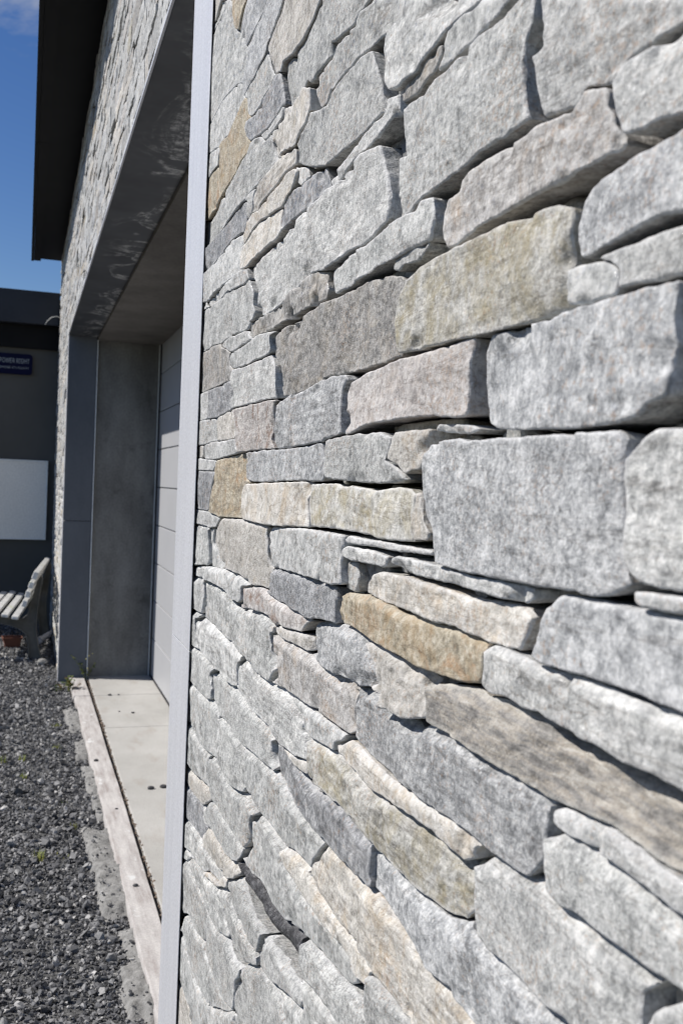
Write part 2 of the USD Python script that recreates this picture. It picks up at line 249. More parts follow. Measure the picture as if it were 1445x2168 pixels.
def inst_mat(name, ramp, rough=0.8, spec=0.4, bscale=180.0):
    return mat(name, {'o': ('object_info', {}), 'r': ('rgb_ramp', {'ramp': ramp}), 'g': ('geometry', {}), 'n': ('noise_texture', {'scale': bscale, 'detail': 4.0, 'roughness': 0.6}),
                      'r2': ('rgb_ramp', {'ramp': [(0.3, (0.7, 0.7, 0.7)), (0.7, (1.3, 1.3, 1.3))]}), 'mul': ('mix', {'mix_type': 'multiply', 'fac': 1.0}),
                      'b': ('bump', {'strength': 0.6, 'distance': 0.0015}), 'p': ('principled_bsdf', {'roughness': rough, 'specular_ior_level': spec})},
               [('o.random', 'r.fac'), ('g.position', 'n.vector'), ('n.fac', 'r2.fac'), ('r.color', 'mul.color1'), ('r2.color', 'mul.color2'), ('mul.color', 'p.base_color'), ('n.fac', 'b.height'), ('b.normal', 'p.normal')], 'p.BSDF')
M['gravel'] = inst_mat('basalt_chippings', [(0.0, (0.038, 0.038, 0.04)), (0.45, (0.085, 0.086, 0.089)), (0.75, (0.155, 0.155, 0.156)), (0.93, (0.31, 0.305, 0.295)), (1.0, (0.45, 0.44, 0.42))], 0.62, 0.5)

def leaf_mat(name, a, b):
    return mat(name, {'g': ('geometry', {}), 'n': ('noise_texture', {'scale': 35.0, 'detail': 3.0}), 'r': ('rgb_ramp', {'ramp': [(0.35, a), (0.65, b)]}),
                      'p': ('principled_bsdf', {'roughness': 0.55}), 't': ('translucent_bsdf', {}), 'm': ('mix_closure', {'fac': 0.3})},
               [('g.position', 'n.vector'), ('n.fac', 'r.fac'), ('r.color', 'p.base_color'), ('r.color', 't.color'), ('p.BSDF', 'm.closure1'), ('t.BSDF', 'm.closure2')], 'm.closure')
M['leaf'] = leaf_mat('weed_leaf', (0.06, 0.12, 0.025), (0.17, 0.18, 0.05))
M['leaf_red'] = leaf_mat('reddish_weed_leaf', (0.12, 0.10, 0.03), (0.24, 0.10, 0.05))
M['grass'] = leaf_mat('yellow_green_grass', (0.14, 0.20, 0.03), (0.34, 0.33, 0.08))
M['flower'] = leaf_mat('small_yellow_flower', (0.6, 0.5, 0.08), (0.7, 0.65, 0.25))

# ---------------------------------------------------------------- ground, slab, building: large structure
D = 0.289           # plane of the stone face
Y0, Y1, ZL = 1.884, 7.42, 2.55   # doorway: near jamb, far jamb, lintel

def gz(x, y):
    x = np.asarray(x, float); y = np.asarray(y, float)
    p = np.stack([x * 2.1, y * 2.1, 0 * x], -1)
    fade = sm((0.37 - x) / 0.3) * sm((12.0 - np.abs(y)) / 3) * sm((x + 6.0) / 3)
    return -0.016 + fade * (0.022 * (meshkit.fbm(p, 3, 4) - 0.45) + 0.042 * sm((y - 7.2) / 0.9))

def grid_mesh(xs, ys, zf):
    X, Y = np.meshgrid(xs, ys, indexing='ij'); Z = zf(X, Y); n, k = X.shape
    i = np.arange(n * k).reshape(n, k)
    F = np.concatenate([np.stack([i[:-1, :-1], i[1:, :-1], i[1:, 1:]], -1).reshape(-1, 3), np.stack([i[:-1, :-1], i[1:, 1:], i[:-1, 1:]], -1).reshape(-1, 3)])
    return np.stack([X, Y, Z], -1).reshape(-1, 3), F
xs = np.concatenate([[-80, -40, -20, -12, -8], np.arange(-6, 0.40, 0.05), [0.45, 0.6, 1, 3, 7, 20, 80]])
ys = np.concatenate([[-80, -40, -20, -12, -8], np.arange(-3, 11, 0.05), [12, 14, 20, 40, 80]])
def gz_all(X, Y): return np.where(X > 0.42, -0.06, gz(X, Y))
tag(obj('ground', grid_mesh(xs, ys, gz_all), M['ground'], None, True), kind='structure')

slab = UsdGeom.Xform.Define(stage, '/World/doorway_slab'); tag(slab, 'pale smooth concrete slab in front of the garage door', None, None, 'structure')
obj('slab_section', bx(0.497, 1.25, 1.60, 5.868, -0.12, 0.020, 0.004), M['slab'], slab)
obj('slab_section', bx(0.497, 1.25, 5.874, 6.765, -0.12, 0.0195, 0.004), M['slab'], slab)
obj('slab_section', bx(0.497, 1.25, 6.769, 7.46, -0.12, 0.020, 0.004), M['slab'], slab)

building = thing('stone_garage', 'garage building clad in rough grey split stone, nearest and tallest thing in view', 'building')
def P(name, mesh, m, parent=None, smooth=False, label=None): return obj(name, mesh, m, parent or building, smooth, label)
backs = [bx(D + .068, 0.62, -2.5, Y0, -0.3, 3.70), bx(D + .068, 0.62, Y1 + 0.012, 10.297, -0.3, 3.70), bx(D + .068, 0.62, Y0, Y1 + 0.012, ZL + 0.05, 3.70)]
wall = P('stone_wall', cat(*backs), M['mortar'])
P('building_core', cat(bx(1.30, 7.0, -2.5, 10.2, -0.3, 3.69), bx(0.62, 1.30, -2.5, 1.0, -0.3, 3.69), bx(0.62, 1.30, 7.9, 10.2, -0.3, 3.69), bx(0.62, 1.30, 1.0, 7.9, 2.66, 3.69)), M['annex_wall'])

# --- stones
BAKED = """g 6 1 0 7538 18146 7549 18063 7471 17750 7648 17789 7607 17248 7347 17240 7037 17295 6796 17286 6487 17287 6233 17281 6005 17304 5802 17302 5630 17285 5469 17307 5346 17304 5405 17439 5437 17662 5413 17797 5312 17904 5310 18066 5484 18134 5615 18096 5796 18093 6076 18115 6329 18105 6647 18108 6903 18142 7075 18099 7386 18151
g 1 1 0 6766 18376 6792 18288 6908 18219 6794 18198 6559 18200 6391 18184 5899 18195 5757 18242 6188 18427 6320 18423 6535 18456 6723 18451
k 0 1 0 7250 18414 7344 18372 7676 18401 7721 18325 7702 18243 7567 18240 7299 18202 7112 18237 6963 18234 6839 18312 6823 18381 6947 18423 7055 18433
l 5 1 0 7509 19050 7580 18951 7962 18925 7995 18815 7942 18652 7950 18527 7862 18425 7733 18383 7603 18357 7552 18372 7264 18340 7182 18388 6886 18411 6730 18433 6522 18437 6283 18413 6145 18415
l 4 1 0 7820 18348 7879 18353 7906 18287 8004 18246 8261 18272 8437 18260 9002 18187 9345 18161 9580 18134 9505 18069 9168 18051 8866 18089 8608 18110 8075 18104 7917 18152 7627 18139 7611 18190 7622 18200 7643 18290 7633 18311
g 4 1 0 8592 19010 8795 19008 9110 19029 9537 19024 9742 18974 10091 19046 10345 19115 10442 19035 10729 19012 10919 18951 10824 18849 10878 18719 10284 18502 9681 18340 8536 18278 8284 18287 8096 18284 7958 18304 8056 18455 8094 18572 8182 18709 8373 18969 8386 18975
g 4 1 0 8540 19440 8776 19492 8888 19420 9241 19477 9486 19473 9604 19408 9869 19431 10183 19432 10137 19338 10260 19333 10186 19183 10060 19067 9823 19035 9716 19117 9583 19087 9426 19098 9062 19067 8768 19079 8445 19023 8220 19017 7967 18974 7808 18968 7625 18995 7568 19075 8373 19452
g 2 1 0 11561 19619 11540 19608 11263 19533 11190 19521 10885 19528 10791 19552 10761 19546 10661 19593 10491 19488 10298 19466 10301 19484 10256 19486 9975 19483 9797 19468 9712 19485 9727 19618 9565 19560 8981 19473 8869 19543 8765 19521 8533 19539 10085 20263 10080 20250 10385 20146 10794 20104 11291 20137 11742 20212 11827 20118
w 3 1 0 12630 20721 12543 20672 12410 20515 12400 20464 12292 20352 12253 20330 12199 20278 12034 20211 11848 20150 11751 20223 11294 20145 10800 20112 10392 20152 10098 20262 10134 20285 11714 21021 11898 20916 12057 20903 12592 20786
b 2 1 0 14492 21038 14304 20927 14267 20765 14124 20689 13854 20710 13747 20738 13439 20703 13304 20737 12745 20758 12701 20838 12157 20955 11997 20968 11827 21083 11795 21075 11720 21041 11728 21055 12863 21584 12763 21514 12731 21482 12928 21374 13159 21361 13597 21370 13972 21350 14024 21361 13962 21230 13970 21191 14097 21119
l 2 1 0 17587 21338 17814 21106 17113 20736 16838 20718 16285 20620 16032 20564 15775 20578 15220 20490 14655 20607 14140 20674 14326 20781 14360 20942 14524 21038 14567 21054 14861 21113 15714 21212 16897 21212 17123 21273 17354 21354
g 0 1 0 13512 20704 13774 20743 14132 20690 13945 20596 13821 20331 13665 20235 13443 20194 13093 20173 12912 20224 12737 20229 12611 20218 12355 20277 12314 20310 12369 20337 12432 20396 12477 20422 12596 20547 12607 20598 12746 20754 12780 20766 13326 20743
d 1 1 0 13829 20229 13928 20213 13955 20170 13840 20005 13577 19856 13285 19822 12925 19743 12589 19704 11949 19700 11806 19714 11704 19689 11677 19711 11937 20173 12140 20242 12223 20260 12251 20231 12507 20170 12635 20182 12805 20176 12984 20125 13340 20145
t 1 1 0 15973 20222 15832 19803 15716 19684 15671 19666 15168 19700 14599 19707 14205 19770 13762 19773 13609 19850 13893 20018 14013 20191 13985 20235 13883 20253 13649 20217 13827 20328 13949 20589 14112 20668 14152 20680 14377 20659 15240 20494 15792 20581 16035 20567 15928 20501 15978 20290 16047 20277
g 2 1 0 17582 20370 17510 20342 17170 20282 16444 20292 16022 20254 15914 20392 15916 20491 16017 20548 16258 20605 16795 20700 17039 20711 17149 20736 17252 20700 17711 20697
t 1 1 0 17540 20078 17234 19657 17008 19597 16856 19580 15799 19647 15735 19672 15875 19814 16044 20248 16460 20294 17188 20283 17594 20355
t 1 1 0 15675 22906 15677 22831 15482 22697 15321 22425 15014 22060 14685 21896 14463 22107 14187 22206
g 2 1 0 17383 21380 17134 21286 16930 21231 15753 21230 14891 21129 14558 21061 14155 21145 14027 21218 14086 21390 14345 21566 14600 21840 15017 22051 15336 22428 15493 22694 15715 22841 15868 22867 15864 22730 16547 22738 16847 22765 17177 22719 17452 22800 17572 22812 17522 22349 17564 21621
w 1 1 0 17704 23174 17626 23132 17299 23035 16815 22967 16318 23073 16029 22980 15961 23045 17792 23899
g 0 1 0 17744 22927 17664 22886 17337 22796 17010 22842 16704 22814 16020 22805 16009 22945 16064 22986 16163 23028 16333 23077 16828 22971 17318 23040 17724 23162
b 1 1 0 14133 21430 14092 21413 13041 21432 12847 21537 13023 21664 14089 22160 14378 22065 14542 21936 14593 21844 14341 21572
w 1 1 0 11872 19125 11682 19110 11336 19059 11235 19030 11090 19008 10888 19075 10598 19099 10497 19181 10430 19168 10436 19423 10754 19538 10790 19543 10876 19520 10982 19513 11194 19513 11275 19527 11655 19634 11655 19520 12259 19528 12227 19377 12098 19182 12054 19160
l 2 1 0 11657 19650 11721 19672 11856 19657 12316 19652 12494 19660 12887 19707 12659 19579 12625 19568 12324 19550 12272 19539 11670 19530
g 3 1.6 0 17411 19512 17602 19130 17192 19005 17120 18995 17007 19063 16826 19094 16056 19066 15190 19061 14291 19091 13784 19083 13491 19100 13209 19082 13113 19085 13020 19065 12753 19081 12471 19077 12378 19099 12269 19074 11924 19098 11938 19108 11995 19123 12072 19167 12205 19366 12206 19450 12236 19502 12557 19529 12649 19561 12815 19658 12948 19713 13145 19760 13459 19797 13615 19719 14054 19715 14443 19653 15004 19644 15475 19605 15559 19616 15624 19591 16675 19523 16851 19542 17115 19603
d 2 1 0 17727 18810 17329 18701 17054 18664 16928 18678 16019 18634 15531 18653 14684 18715 13960 18666 13778 18626 13646 18680 13628 18744 13711 19033 13783 19070 13954 19087 14292 19085 15189 19054 16053 19058 16814 19085 16986 19054 17114 18982 17285 19011 17731 19145 17937 19144
l 2 1 0 13741 19071 13657 19022 13583 18765 13557 18754 13269 18780 13234 18803 13215 18955 13105 19064 13477 19088
w 2 1 0 13192 18766 13163 18754 12883 18712 12626 18737 11819 18754 11517 18791 11440 18793 11212 18769 11018 18763 11014 18921 11170 18994 11268 19024 11602 19073 11833 19094 12257 19064 12739 19070 13011 19053 13142 18933 13161 18781
c 4 1 0 13654 18567 13681 18454 13622 18413 13579 18409 13102 18491 12653 18502 12147 18449 11807 18430 11635 18404 11488 18404 11380 18424 11300 18472 11166 18474 11087 18505 10924 18624 10923 18652 10951 18673 11061 18720 11320 18745 11688 18706 12483 18688 12741 18662 13160 18725 13491 18696 13496 18639
c 2 1 0 11618 18400 11853 18433 12194 18451 12691 18503 13134 18492 13612 18409 13765 18425 13854 18329 13841 18109 13767 18092 13512 18071 13189 18092 12008 18089 11773 18076 11721 18082 11564 18142 11611 18193 11592 18383
l 3 1 0 16946 18155 16882 18136 16714 18134 16516 18101 15890 18130 13864 18106 13863 18331 13824 18401 13739 18437 13786 18478 13746 18565 13769 18612 13904 18644 14603 18691 15443 18628 15930 18609 16834 18652 16951 18636 16874 18425
g 1 1 0 17970 18179 17754 18163 17620 18183 17115 18170 17049 18301 17041 18459 17117 18658 17173 18675 17388 18704 17832 18823 18132 18854 18180 18235
d 0 1 0 11651 18421 11614 18395 11632 18200 11543 18119 11089 18137 10635 18116 9985 18107 9723 18121 9711 18125 9760 18190 9751 18196 9853 18374 10328 18426 10827 18445 10870 18458 11262 18506 11407 18500 11488 18452
l 0 1 0 10498 18454 10602 18601 10681 18630 11080 18740 11078 18728 11021 18689 11039 18646 10986 18537 10880 18474 10845 18464
l 4 1.4 0 12771 17300 12544 17236 12414 17218 12248 17228 11273 17244 10571 17294 10242 17308 9962 17295 9533 17238 9520 17247 8717 17248 8330 17218 8216 17224 7724 17284 7724 17491 7815 17697 7952 17883 8008 18007 8531 18095 8745 18081 9034 18026 9490 18050 9540 18064 9815 18047 10457 18055 10898 18075 11346 18054 11414 18063 11646 18034 11880 18048 13044 18048 13342 18030 13193 17842 13144 17821 12918 17623 12919 17446
g 6 1 0 8634 17218 9421 17216 9370 17072 9261 16935 8809 16910 8520 16926 8144 16921 7892 16936 7497 16912 7259 16922 6802 16905 6728 17033 6783 17226 7021 17257 7121 17206 7357 17228 7467 17231 8252 17188
g 2 1 0 7320 16934 7587 16923 7598 16836 7500 16806 7349 16836 7079 16802 6900 16857 6856 16912 6979 16924
m 4 1 0 6218 17256 6337 17226 6378 17157 6566 17154 6659 17080 6676 17005 6637 16875 6555 16787 6364 16774 6025 16799 5590 16798 5230 16807 4621 16813 4413 16808 4332 16820 4352 16873 4413 16949 4431 17011 4489 17076 4481 17140 4512 17180 4718 17240 4756 17204 4821 17156 5200 17225 5656 17226 5961 17245
l 5 1.5 0 5248 17991 5183 17759 5187 17673 5315 17662 5272 17561 5167 17251 4814 17189 4714 17261 4489 17191 4394 17212 4334 17253 4234 17259 3971 17262 3911 17255 3868 17271 3785 17276 3789 17317
l 6 1 0 4406 17164 4400 17095 4375 16990 4308 16868 4150 16840 4052 16843 3878 16811 3772 16831 3710 16860 3800 17209 3889 17225 3979 17218 4123 17213 4279 17221 4351 17195
b 7 1 0 4706 16508 4687 16391 4634 16305 4528 16309 4094 16352 3931 16352 3770 16328 3658 16328 3689 16753 3799 16748 3987 16735 4195 16733 4356 16715 4563 16685 4664 16620
o 6 1 0 7441 16363 7382 16114 6288 16075 5193 16045 4910 16051 4792 16073 4799 16262 4815 16337 4771 16572 4799 16627 4963 16684 5119 16700 5325 16714 6374 16731 6642 16746 6945 16724 7220 16684 7341 16587 7404 16495
k 5 2 0 7311 16692 7479 16765 7809 16842 8226 16882 8831 16877 9428 16899 9610 16897 10158 16912 10681 16895 11394 16902 11740 16859 11686 16659 11711 16652 11705 16609 11417 16437 11292 16221 11152 16069 10614 16056 10512 16060 10339 16057 10104 16075 9983 16077 9463 16117 8859 16113 8306 16100 7814 16100 7436 16108 7496 16373 7457 16507 7394 16600
k 1 1.6 0 12117 17007 11482 16978 10808 16975 9590 16940 9530 17034 9579 17115 9627 17243 9768 17268 10051 17304 10321 17317 10647 17303 11356 17251 12330 17234 12509 17222 12702 17248 13220 17249 13325 17218 13359 17173 13042 17022
g 2 1 0 14777 17081 14469 16995 14309 16978 13043 16989 13024 17006 13336 17153 14224 17203 14415 17225 14899 17225 15157 17199 15069 17140
g 3 1 0 11709 16914 11731 16921 12516 16983 12922 16989 12961 16969 14028 16954 14281 16960 14362 16950 14416 16917 14395 16789 14219 16722 14138 16707 13336 16667 12769 16663 12639 16668 12305 16653 11858 16659 11830 16683 11884 16884
l 3 1 0 14047 16120 14016 16111 12120 16098 11829 16092 11526 16072 11574 16394 11621 16489 11843 16621 11856 16641 12379 16636 12654 16648 13305 16649 14119 16687 14189 16630 14204 16528 14082 16397
k 1 1 0 18090 16680 17653 16602 17097 16584 16481 16567 15282 16562 14580 16573 14369 16552 14335 16720 14557 16805 14579 16939 14504 16990 14846 17084 15153 17146 15261 17214 15360 17229 16029 17270 16185 17254 17380 17297 17794 17349 18174 17055
g 1 1 0 16374 17948 16214 17390 16075 17293 16022 17278 15369 17238 15241 17220 14977 17242 14489 17241 14442 17262 14571 17522 14670 17939 14747 17961 14942 17971 15279 17955 16000 17980 16212 17961 16450 17990
g 1 1 0 18190 17844 17779 17359 17382 17306 16220 17265 16088 17279 16259 17395 16418 17950 16529 17994 17568 18046 17919 18110 17973 18111
l 3 1 0 16496 18043 16347 17980 16127 17953 15921 17970 15201 17945 14862 17961 14641 17949 14521 17916 13520 17838 13291 17860 13445 18041 13553 18058 13704 18066 13840 18095 15853 18118 16490 18089
g 2 1 0 13298 17842 13335 17851 13535 17832 14094 17871 14409 17905 14546 17908 14459 17504 14329 17228 13386 17174 13351 17226 13291 17250 13233 17261 13053 17261 12971 17364 13082 17474 13081 17652
l 1 1 0 17980 18137 17936 18121 17571 18056 16562 18008 16557 18023 16658 18071 16670 18117 16817 18144 17570 18170 17709 18150 17947 18164
l 2 1 0 18191 16407 17632 16135 17210 16085 16125 16080 16131 16368 16229 16547 17584 16586 18095 16664
d 1 1 0 16223 16560 16143 16369 16101 16084 15276 16053 14249 16108 14195 16140 14240 16409 14367 16539 14578 16565 15264 16554
g 2 1 0 17910 15588 17360 15653 16530 15656 15885 15685 15223 15683 15135 15730 15249 16040 16078 16072 17211 16076 17716 16139 18100 16142 18135 15594 18075 15584
w 1 1 0 15208 15676 14276 15665 13892 15674 13849 15697 14007 16011 14196 16096 14367 16096 15247 16043 15148 15731 15228 15685
r 3 1 0 11516 16048 11523 16056 11818 16077 12102 16083 13554 16094 13976 16094 14021 16087 13854 16004 13696 15689 13743 15661 13468 15450 12815 15462 11523 15458 11688 15552 11704 15577 11702 15849 11673 16012 11588 16044
b 3 1 0 9415 15473 9369 15492 9053 15513 8911 15516 8814 15527 8841 15745 8835 15925 8734 16020 8696 16026 8751 16082 9173 16104 9742 16095 10392 16051 10982 16056 11534 16031 11615 16005 11643 15844 11645 15575 11632 15554 11447 15454 10956 15450 10048 15458
p 4 1 0 6139 16068 6540 16060 6991 16069 7585 16069 8197 16054 8670 16007 8767 15918 8773 15740 8744 15519 8402 15530 8061 15582 7600 15578 7096 15580 6655 15573 6331 15533 6111 15546 6060 15857 6006 15980 6001 16065
b 6 1 0 5890 15947 5876 15657 5802 15470 5651 15423 4665 15383 4238 15389 4074 15417 3983 15468 3859 15497 3846 15633 3813 15750 3821 15860 3805 15923 3793 16026 4082 16041 4305 16037 5317 16033 5577 16047 5797 16053
g 4 1 0 4797 16080 4650 16052 4319 16052 4300 16112 4317 16177 4467 16260 4686 16286 4814 16277
g 4 1 0 4479 16275 4388 16238 4289 16176 4273 16074 4134 16076 3945 16058 3788 16051 3675 16052 3691 16274 3804 16285 3925 16291 4267 16287
g 4 1 0 3723 15995 3679 15395 3440 15361 3484 15969
d -12 1 0 4246 15410 4095 15418 4019 15473 4118 15493 4277 15466 4302 15451
b 7 1 0 6726 15200 6721 14988 6593 14799 6486 14700 6438 14492 6067 14469 5024 14472 4572 14498 4401 14488 4243 14511 4085 14580 4125 14638 4148 14723 4153 14940 4187 15315 4233 15351 5457 15358 5979 15356 6079 15382 6320 15377 6627 15351 6706 15270
l 7 1 0 4143 15105 4135 14903 4120 14717 4051 14642 3935 14597 3638 14591 3498 14593 3553 15341 3876 15341 3982 15304 4115 15207
l 4 1 0 4021 14561 4017 14504 3976 14488 3669 14489 3529 14496 3534 14570
l -4 1 0 6676 15462 6406 15430 6097 15424 6020 15446 6102 15474 6365 15500 6642 15507
g 3 1 0 9363 15475 9351 15389 9324 15352 9286 15175 9249 15095 8478 15071 7986 15061 7499 15060 7204 15090 7292 15152 7426 15211 7624 15253 7568 15317 7495 15433 7796 15502 8281 15510 8904 15505 9188 15493 9346 15481
c 4 1 0 7363 15482 7419 15428 7474 15345 7507 15262 7312 15211 7134 15136 7034 15171 6847 15177 6806 15300 6707 15397 6690 15473 7123 15482
b 2 1 0 11970 15046 10910 15068 10957 15252 10944 15291 11013 15438 11464 15438 11518 15445 11948 15449 12848 15449 13057 15443 13002 15422 13031 15079 12651 15048
b 1 1 0 10894 15068 10081 15074 10011 15065 9442 15071 9375 15138 9428 15355 9455 15391 9474 15463 10109 15448 10989 15440 10930 15291 10943 15252
t 2 1 0 15667 14581 15763 14552 15743 14542 15354 14516 14919 14499 14796 14480 14650 14495 13192 14538 13167 14554 13244 14621 13311 14811 13193 14974 13052 15023 12931 15029 12917 15053 13060 15069 13102 15086 13054 15420 13145 15445 13556 15438 15162 15374 15369 15205 15294 15175 15586 14801
l 2 1 0 16514 15461 16587 15436 16448 15417 15184 15383 13595 15444 13581 15463 13773 15590 13820 15651 13869 15661 15075 15660 15221 15674 15870 15677 16474 15650
w 2 1 0 18009 15444 17856 15457 16646 15441 16561 15465 16556 15643 17334 15644 17927 15578 18287 15463 18245 15452
l 1 1 0 17678 15236 17351 15208 16906 15221 15478 15209 15368 15271 15270 15374 16514 15410 16712 15433 17905 15449 18016 15431
d 1 1 0 18164 14532 18096 14524 17073 14551 16034 14546 15854 14554 15763 14582 15683 14800 15420 15110 15390 15174 15460 15199 16899 15213 17355 15199 17740 15229 18179 15205
l 1 1 0 17947 14222 17652 14270 17501 14282 16048 14287 15876 14272 15372 14306 15199 14309 14881 14470 14996 14490 15431 14507 15881 14542 16826 14536 17082 14542 18008 14523 18086 14509 18099 14229
g 1 1 0 18000 13554 16856 13562 16166 13628 15815 13653 15708 13686 15907 14261 16062 14278 17497 14273 17631 14262 17921 14214
g -8 1 0 16149 13651 16246 13613 16176 13604 15036 13667 14902 13692 14924 13715 15191 13788 15339 13809 15454 13945 15765 14018 15665 14273 15851 14277 16324 14244 16358 14235
w 3 1.5 0 11753 14491 11879 14499 13051 14507 13167 14524 14594 14484 14715 14469 15017 14310 15112 14062 14822 13994 14634 13853 14314 13772 14273 13748 13145 13748 12430 13706 12341 13693 11967 13721 11653 13719 11554 13754 11503 13970 11527 14019 11633 14027 11679 14042 11736 14133 11844 14411 11830 14440
l 3 1 0 10384 14050 9692 14062 8930 14060 8628 14101 8675 14263 8643 14358 8662 14389 8664 14431 8611 14457 8613 14527 8599 14563 9972 14560 11674 14497 11770 14440 11783 14412 11677 14138 11624 14053 11589 14041 11343 14023
c 2 1 0 13133 14538 13066 14521 11891 14512 11855 14506 11245 14524 10261 14564 9909 14572 10011 14831 9966 14992 10007 15039 9990 15053 10053 15062 10913 15053 13011 15014 13144 14970 13259 14811 13192 14624 13113 14555
o 2 1 0 9864 14586 8818 14612 7997 14605 7684 14587 7019 14606 7060 14676 6995 14967 7100 15018 7349 15034 7883 14992 8502 15035 8780 15015 8935 15050 9944 15037 9922 14994 9967 14831
c 1 1 0 6969 14912 7032 14780 7059 14669 6980 14628 6703 14635 6667 14697 6774 14773 6856 14933 6908 15001 6997 14994
l 2 1 0 8605 14526 8576 14493 7765 14510 7299 14509 6929 14525 6599 14530 6604 14572 6842 14572 7297 14563 7717 14567 8495 14565
l 2 1 0 8488 14345 7965 14346 7567 14357 7527 14448 7761 14472 8528 14472 8641 14441 8659 14428 8658 14389 8644 14363
l 4 1 0 5212 14458 6135 14451 6524 14476 7338 14475 7436 14446 7452 14412 7280 14364 5794 14357 5331 14337 5202 14347 5127 14383 5122 14449
g -3 1 0 8702 14056 8456 14043 8413 14047 8364 14197 8420 14318 8740 14319
c 2 1 0 7960 14202 7983 14094 7733 14072 7352 14064 6867 14068 6529 14051 6221 14061 5698 14033 5428 14036 5291 14045 5222 14185 5172 14271 5279 14315 5535 14318 6008 14291 6392 14318 6902 14331 7651 14315 7851 14281
t 5 1 0 7973 14077 8667 14023 8758 13840 8759 13735 8368 13748 7551 13710 7095 13699 6854 13666 6543 13679 6254 13697 6064 13702 5792 13739 5789 13920 5715 13971 5669 14036 6068 14057 6312 14046 6903 14049 7162 14029 7370 14065
d 2 1 0 8881 13703 8889 13824 8832 13939 8900 14053 8968 14045 9738 14046 10430 14034 11459 14001 11503 13949 11537 13752 11562 13735 11665 13702 11633 13685 11474 13669 11027 13648 10074 13636 9879 13620 9673 13621 9539 13659 8906 13697
l 2 1 0 18202 12709 17829 12712 17197 12777 16327 12800 16138 12817 16033 13086 16134 13320 16113 13361 16050 13386 16154 13397 17239 13353 17767 13341 17982 13348 18491 13319 18543 13305
l 2 1 0 17745 13351 17215 13362 16134 13406 15985 13392 15223 13423 14225 13427 13913 13406 13758 13358 13227 13359 13146 13377 13029 13420 13031 13597 12972 13613 12530 13671 12489 13682 12511 13690 13214 13731 14367 13730 14529 13705 15651 13642 15765 13649 16112 13625 16616 13571 16896 13555 17832 13439 17917 13357
g 2 1 0 13716 13343 13810 13346 13961 13394 14255 13413 15252 13409 16001 13376 16058 13328 15958 13094 16032 12977 16021 12858 16071 12757 15686 12768 15164 12762 14506 12778 12764 12688 12610 12693 12058 12629 11280 12646 11225 12655 11010 12834 11189 13007 11242 13099 11267 13216 11241 13235 11144 13265 11159 13337 11302 13348 11581 13387 11741 13388 12671 13334 13213 13265 13244 13281 13656 13265
m 3 1 0 8186 13235 8231 13241 8840 13202 9003 13197 9544 13203 9682 13242 10607 13249 10901 13240 11020 13243 11078 13260 11163 13237 11148 13115 11098 13025 10917 12850 11127 12669 10740 12682 10647 12705 10535 12714 9676 12727 9266 12726 8810 12749 8368 12746 8285 12787 8272 13028 8208 13152 8252 13204 8233 13214 8181 13223
r 3 1 0 11689 13701 11983 13706 12415 13677 12917 13608 12940 13599 12933 13427 13122 13364 13115 13294 12617 13357 11678 13410 11502 13408 11224 13369 11088 13358 10966 13384 10634 13387 10058 13438 10006 13447 9750 13595 9825 13611 10063 13627 11017 13638 11240 13649 11634 13675
w 1 1 0 11126 13265 11054 13246 10951 13243 9751 13276 9668 13309 9693 13412 9753 13430 10087 13421 10724 13361 11048 13358 11143 13334
b 2 1.6 0 8819 13706 8905 13686 9531 13648 9655 13612 9689 13451 9619 13427 9592 13321 9620 13301 9697 13273 9692 13250 9668 13242 9548 13210 9018 13203 8856 13208 8245 13246 8184 13239 8059 13252 7729 13304 7757 13322 7644 13397 7689 13496 8001 13667 8108 13706 8306 13715
w 4 2 0 7147 13662 7585 13690 7904 13675 7607 13515 7560 13410 7671 13337 7523 13289 7457 13199 7256 13226 6988 13222 6548 13327 6605 13522 6691 13652 6797 13654 6890 13650 6942 13657
b 2 1 0 7946 13246 8243 13200 8202 13153 8266 13027 8282 12739 7877 12688 7213 12688 6386 12717 5998 12743 5725 12755 5471 12739 5106 12750 4964 12778 4822 12920 4802 13171 4774 13260 5060 13270 5701 13284 5948 13303 6505 13282 6686 13247 6822 13184 7314 13194 7407 13189 7531 13173 7579 13232
l 4 1 0 5690 14006 5718 13967 5751 13745 5653 13714 5361 13744 5141 13721 4935 13752 4754 13746 4469 13716 4221 13713 4068 13698 3859 13706 3666 13707 3608 13692 3469 13690 3494 14021 3636 14024 4097 14021 4412 14035 4671 14032 4818 14020 4962 14017 5214 14022 5389 14035 5609 14032
b 5 1 0 4997 14067 4905 14044 4395 14055 4012 14056 3807 14049 3452 14046 3483 14468 3974 14472 4335 14472 4744 14461 4853 14379
x 1 2 0 4203 13686 4639 13693 4807 13717 4989 13723 5198 13688 5421 13713 5717 13679 5839 13697 6126 13663 6462 13604 6573 13554 6555 13302 6445 13298 6212 13305 6056 13303 5959 13307 5858 13299 5452 13291 5155 13279 4749 13283 4234 13320 4010 13312 3802 13276 3617 13290 3477 13289 3504 13657 3648 13662 3978 13683 4115 13678
l 3 1 0 4745 13244 4744 13168 4663 13157 4352 13166 4040 13169 3764 13145 3441 13140 3452 13282 3593 13276 3858 13277 3984 13299 4207 13313 4677 13274
g 4 1 0 4742 12809 4704 12780 4578 12768 4474 12784 3995 12793 3749 12802 3659 12812 3543 12819 3405 12818 3428 13122 3570 13131 3753 13130 4028 13152 4649 13147 4763 13080 4766 13040
l 4 1 0 5435 12740 5637 12586 5637 12376 5605 12124 5353 12127 5209 12140 4994 12140 4711 12146 4475 12196 4317 12182 3839 12449 3863 12659 3799 12710 3746 12771 4228 12767 4477 12761 4545 12766 4585 12759 4714 12772 4731 12784 4752 12786 5014 12769 5077 12756 5297 12749
l 4 1 0 3541 12783 3736 12639 3805 12511 3823 12435 3395 12677 3405 12812 3498 12812
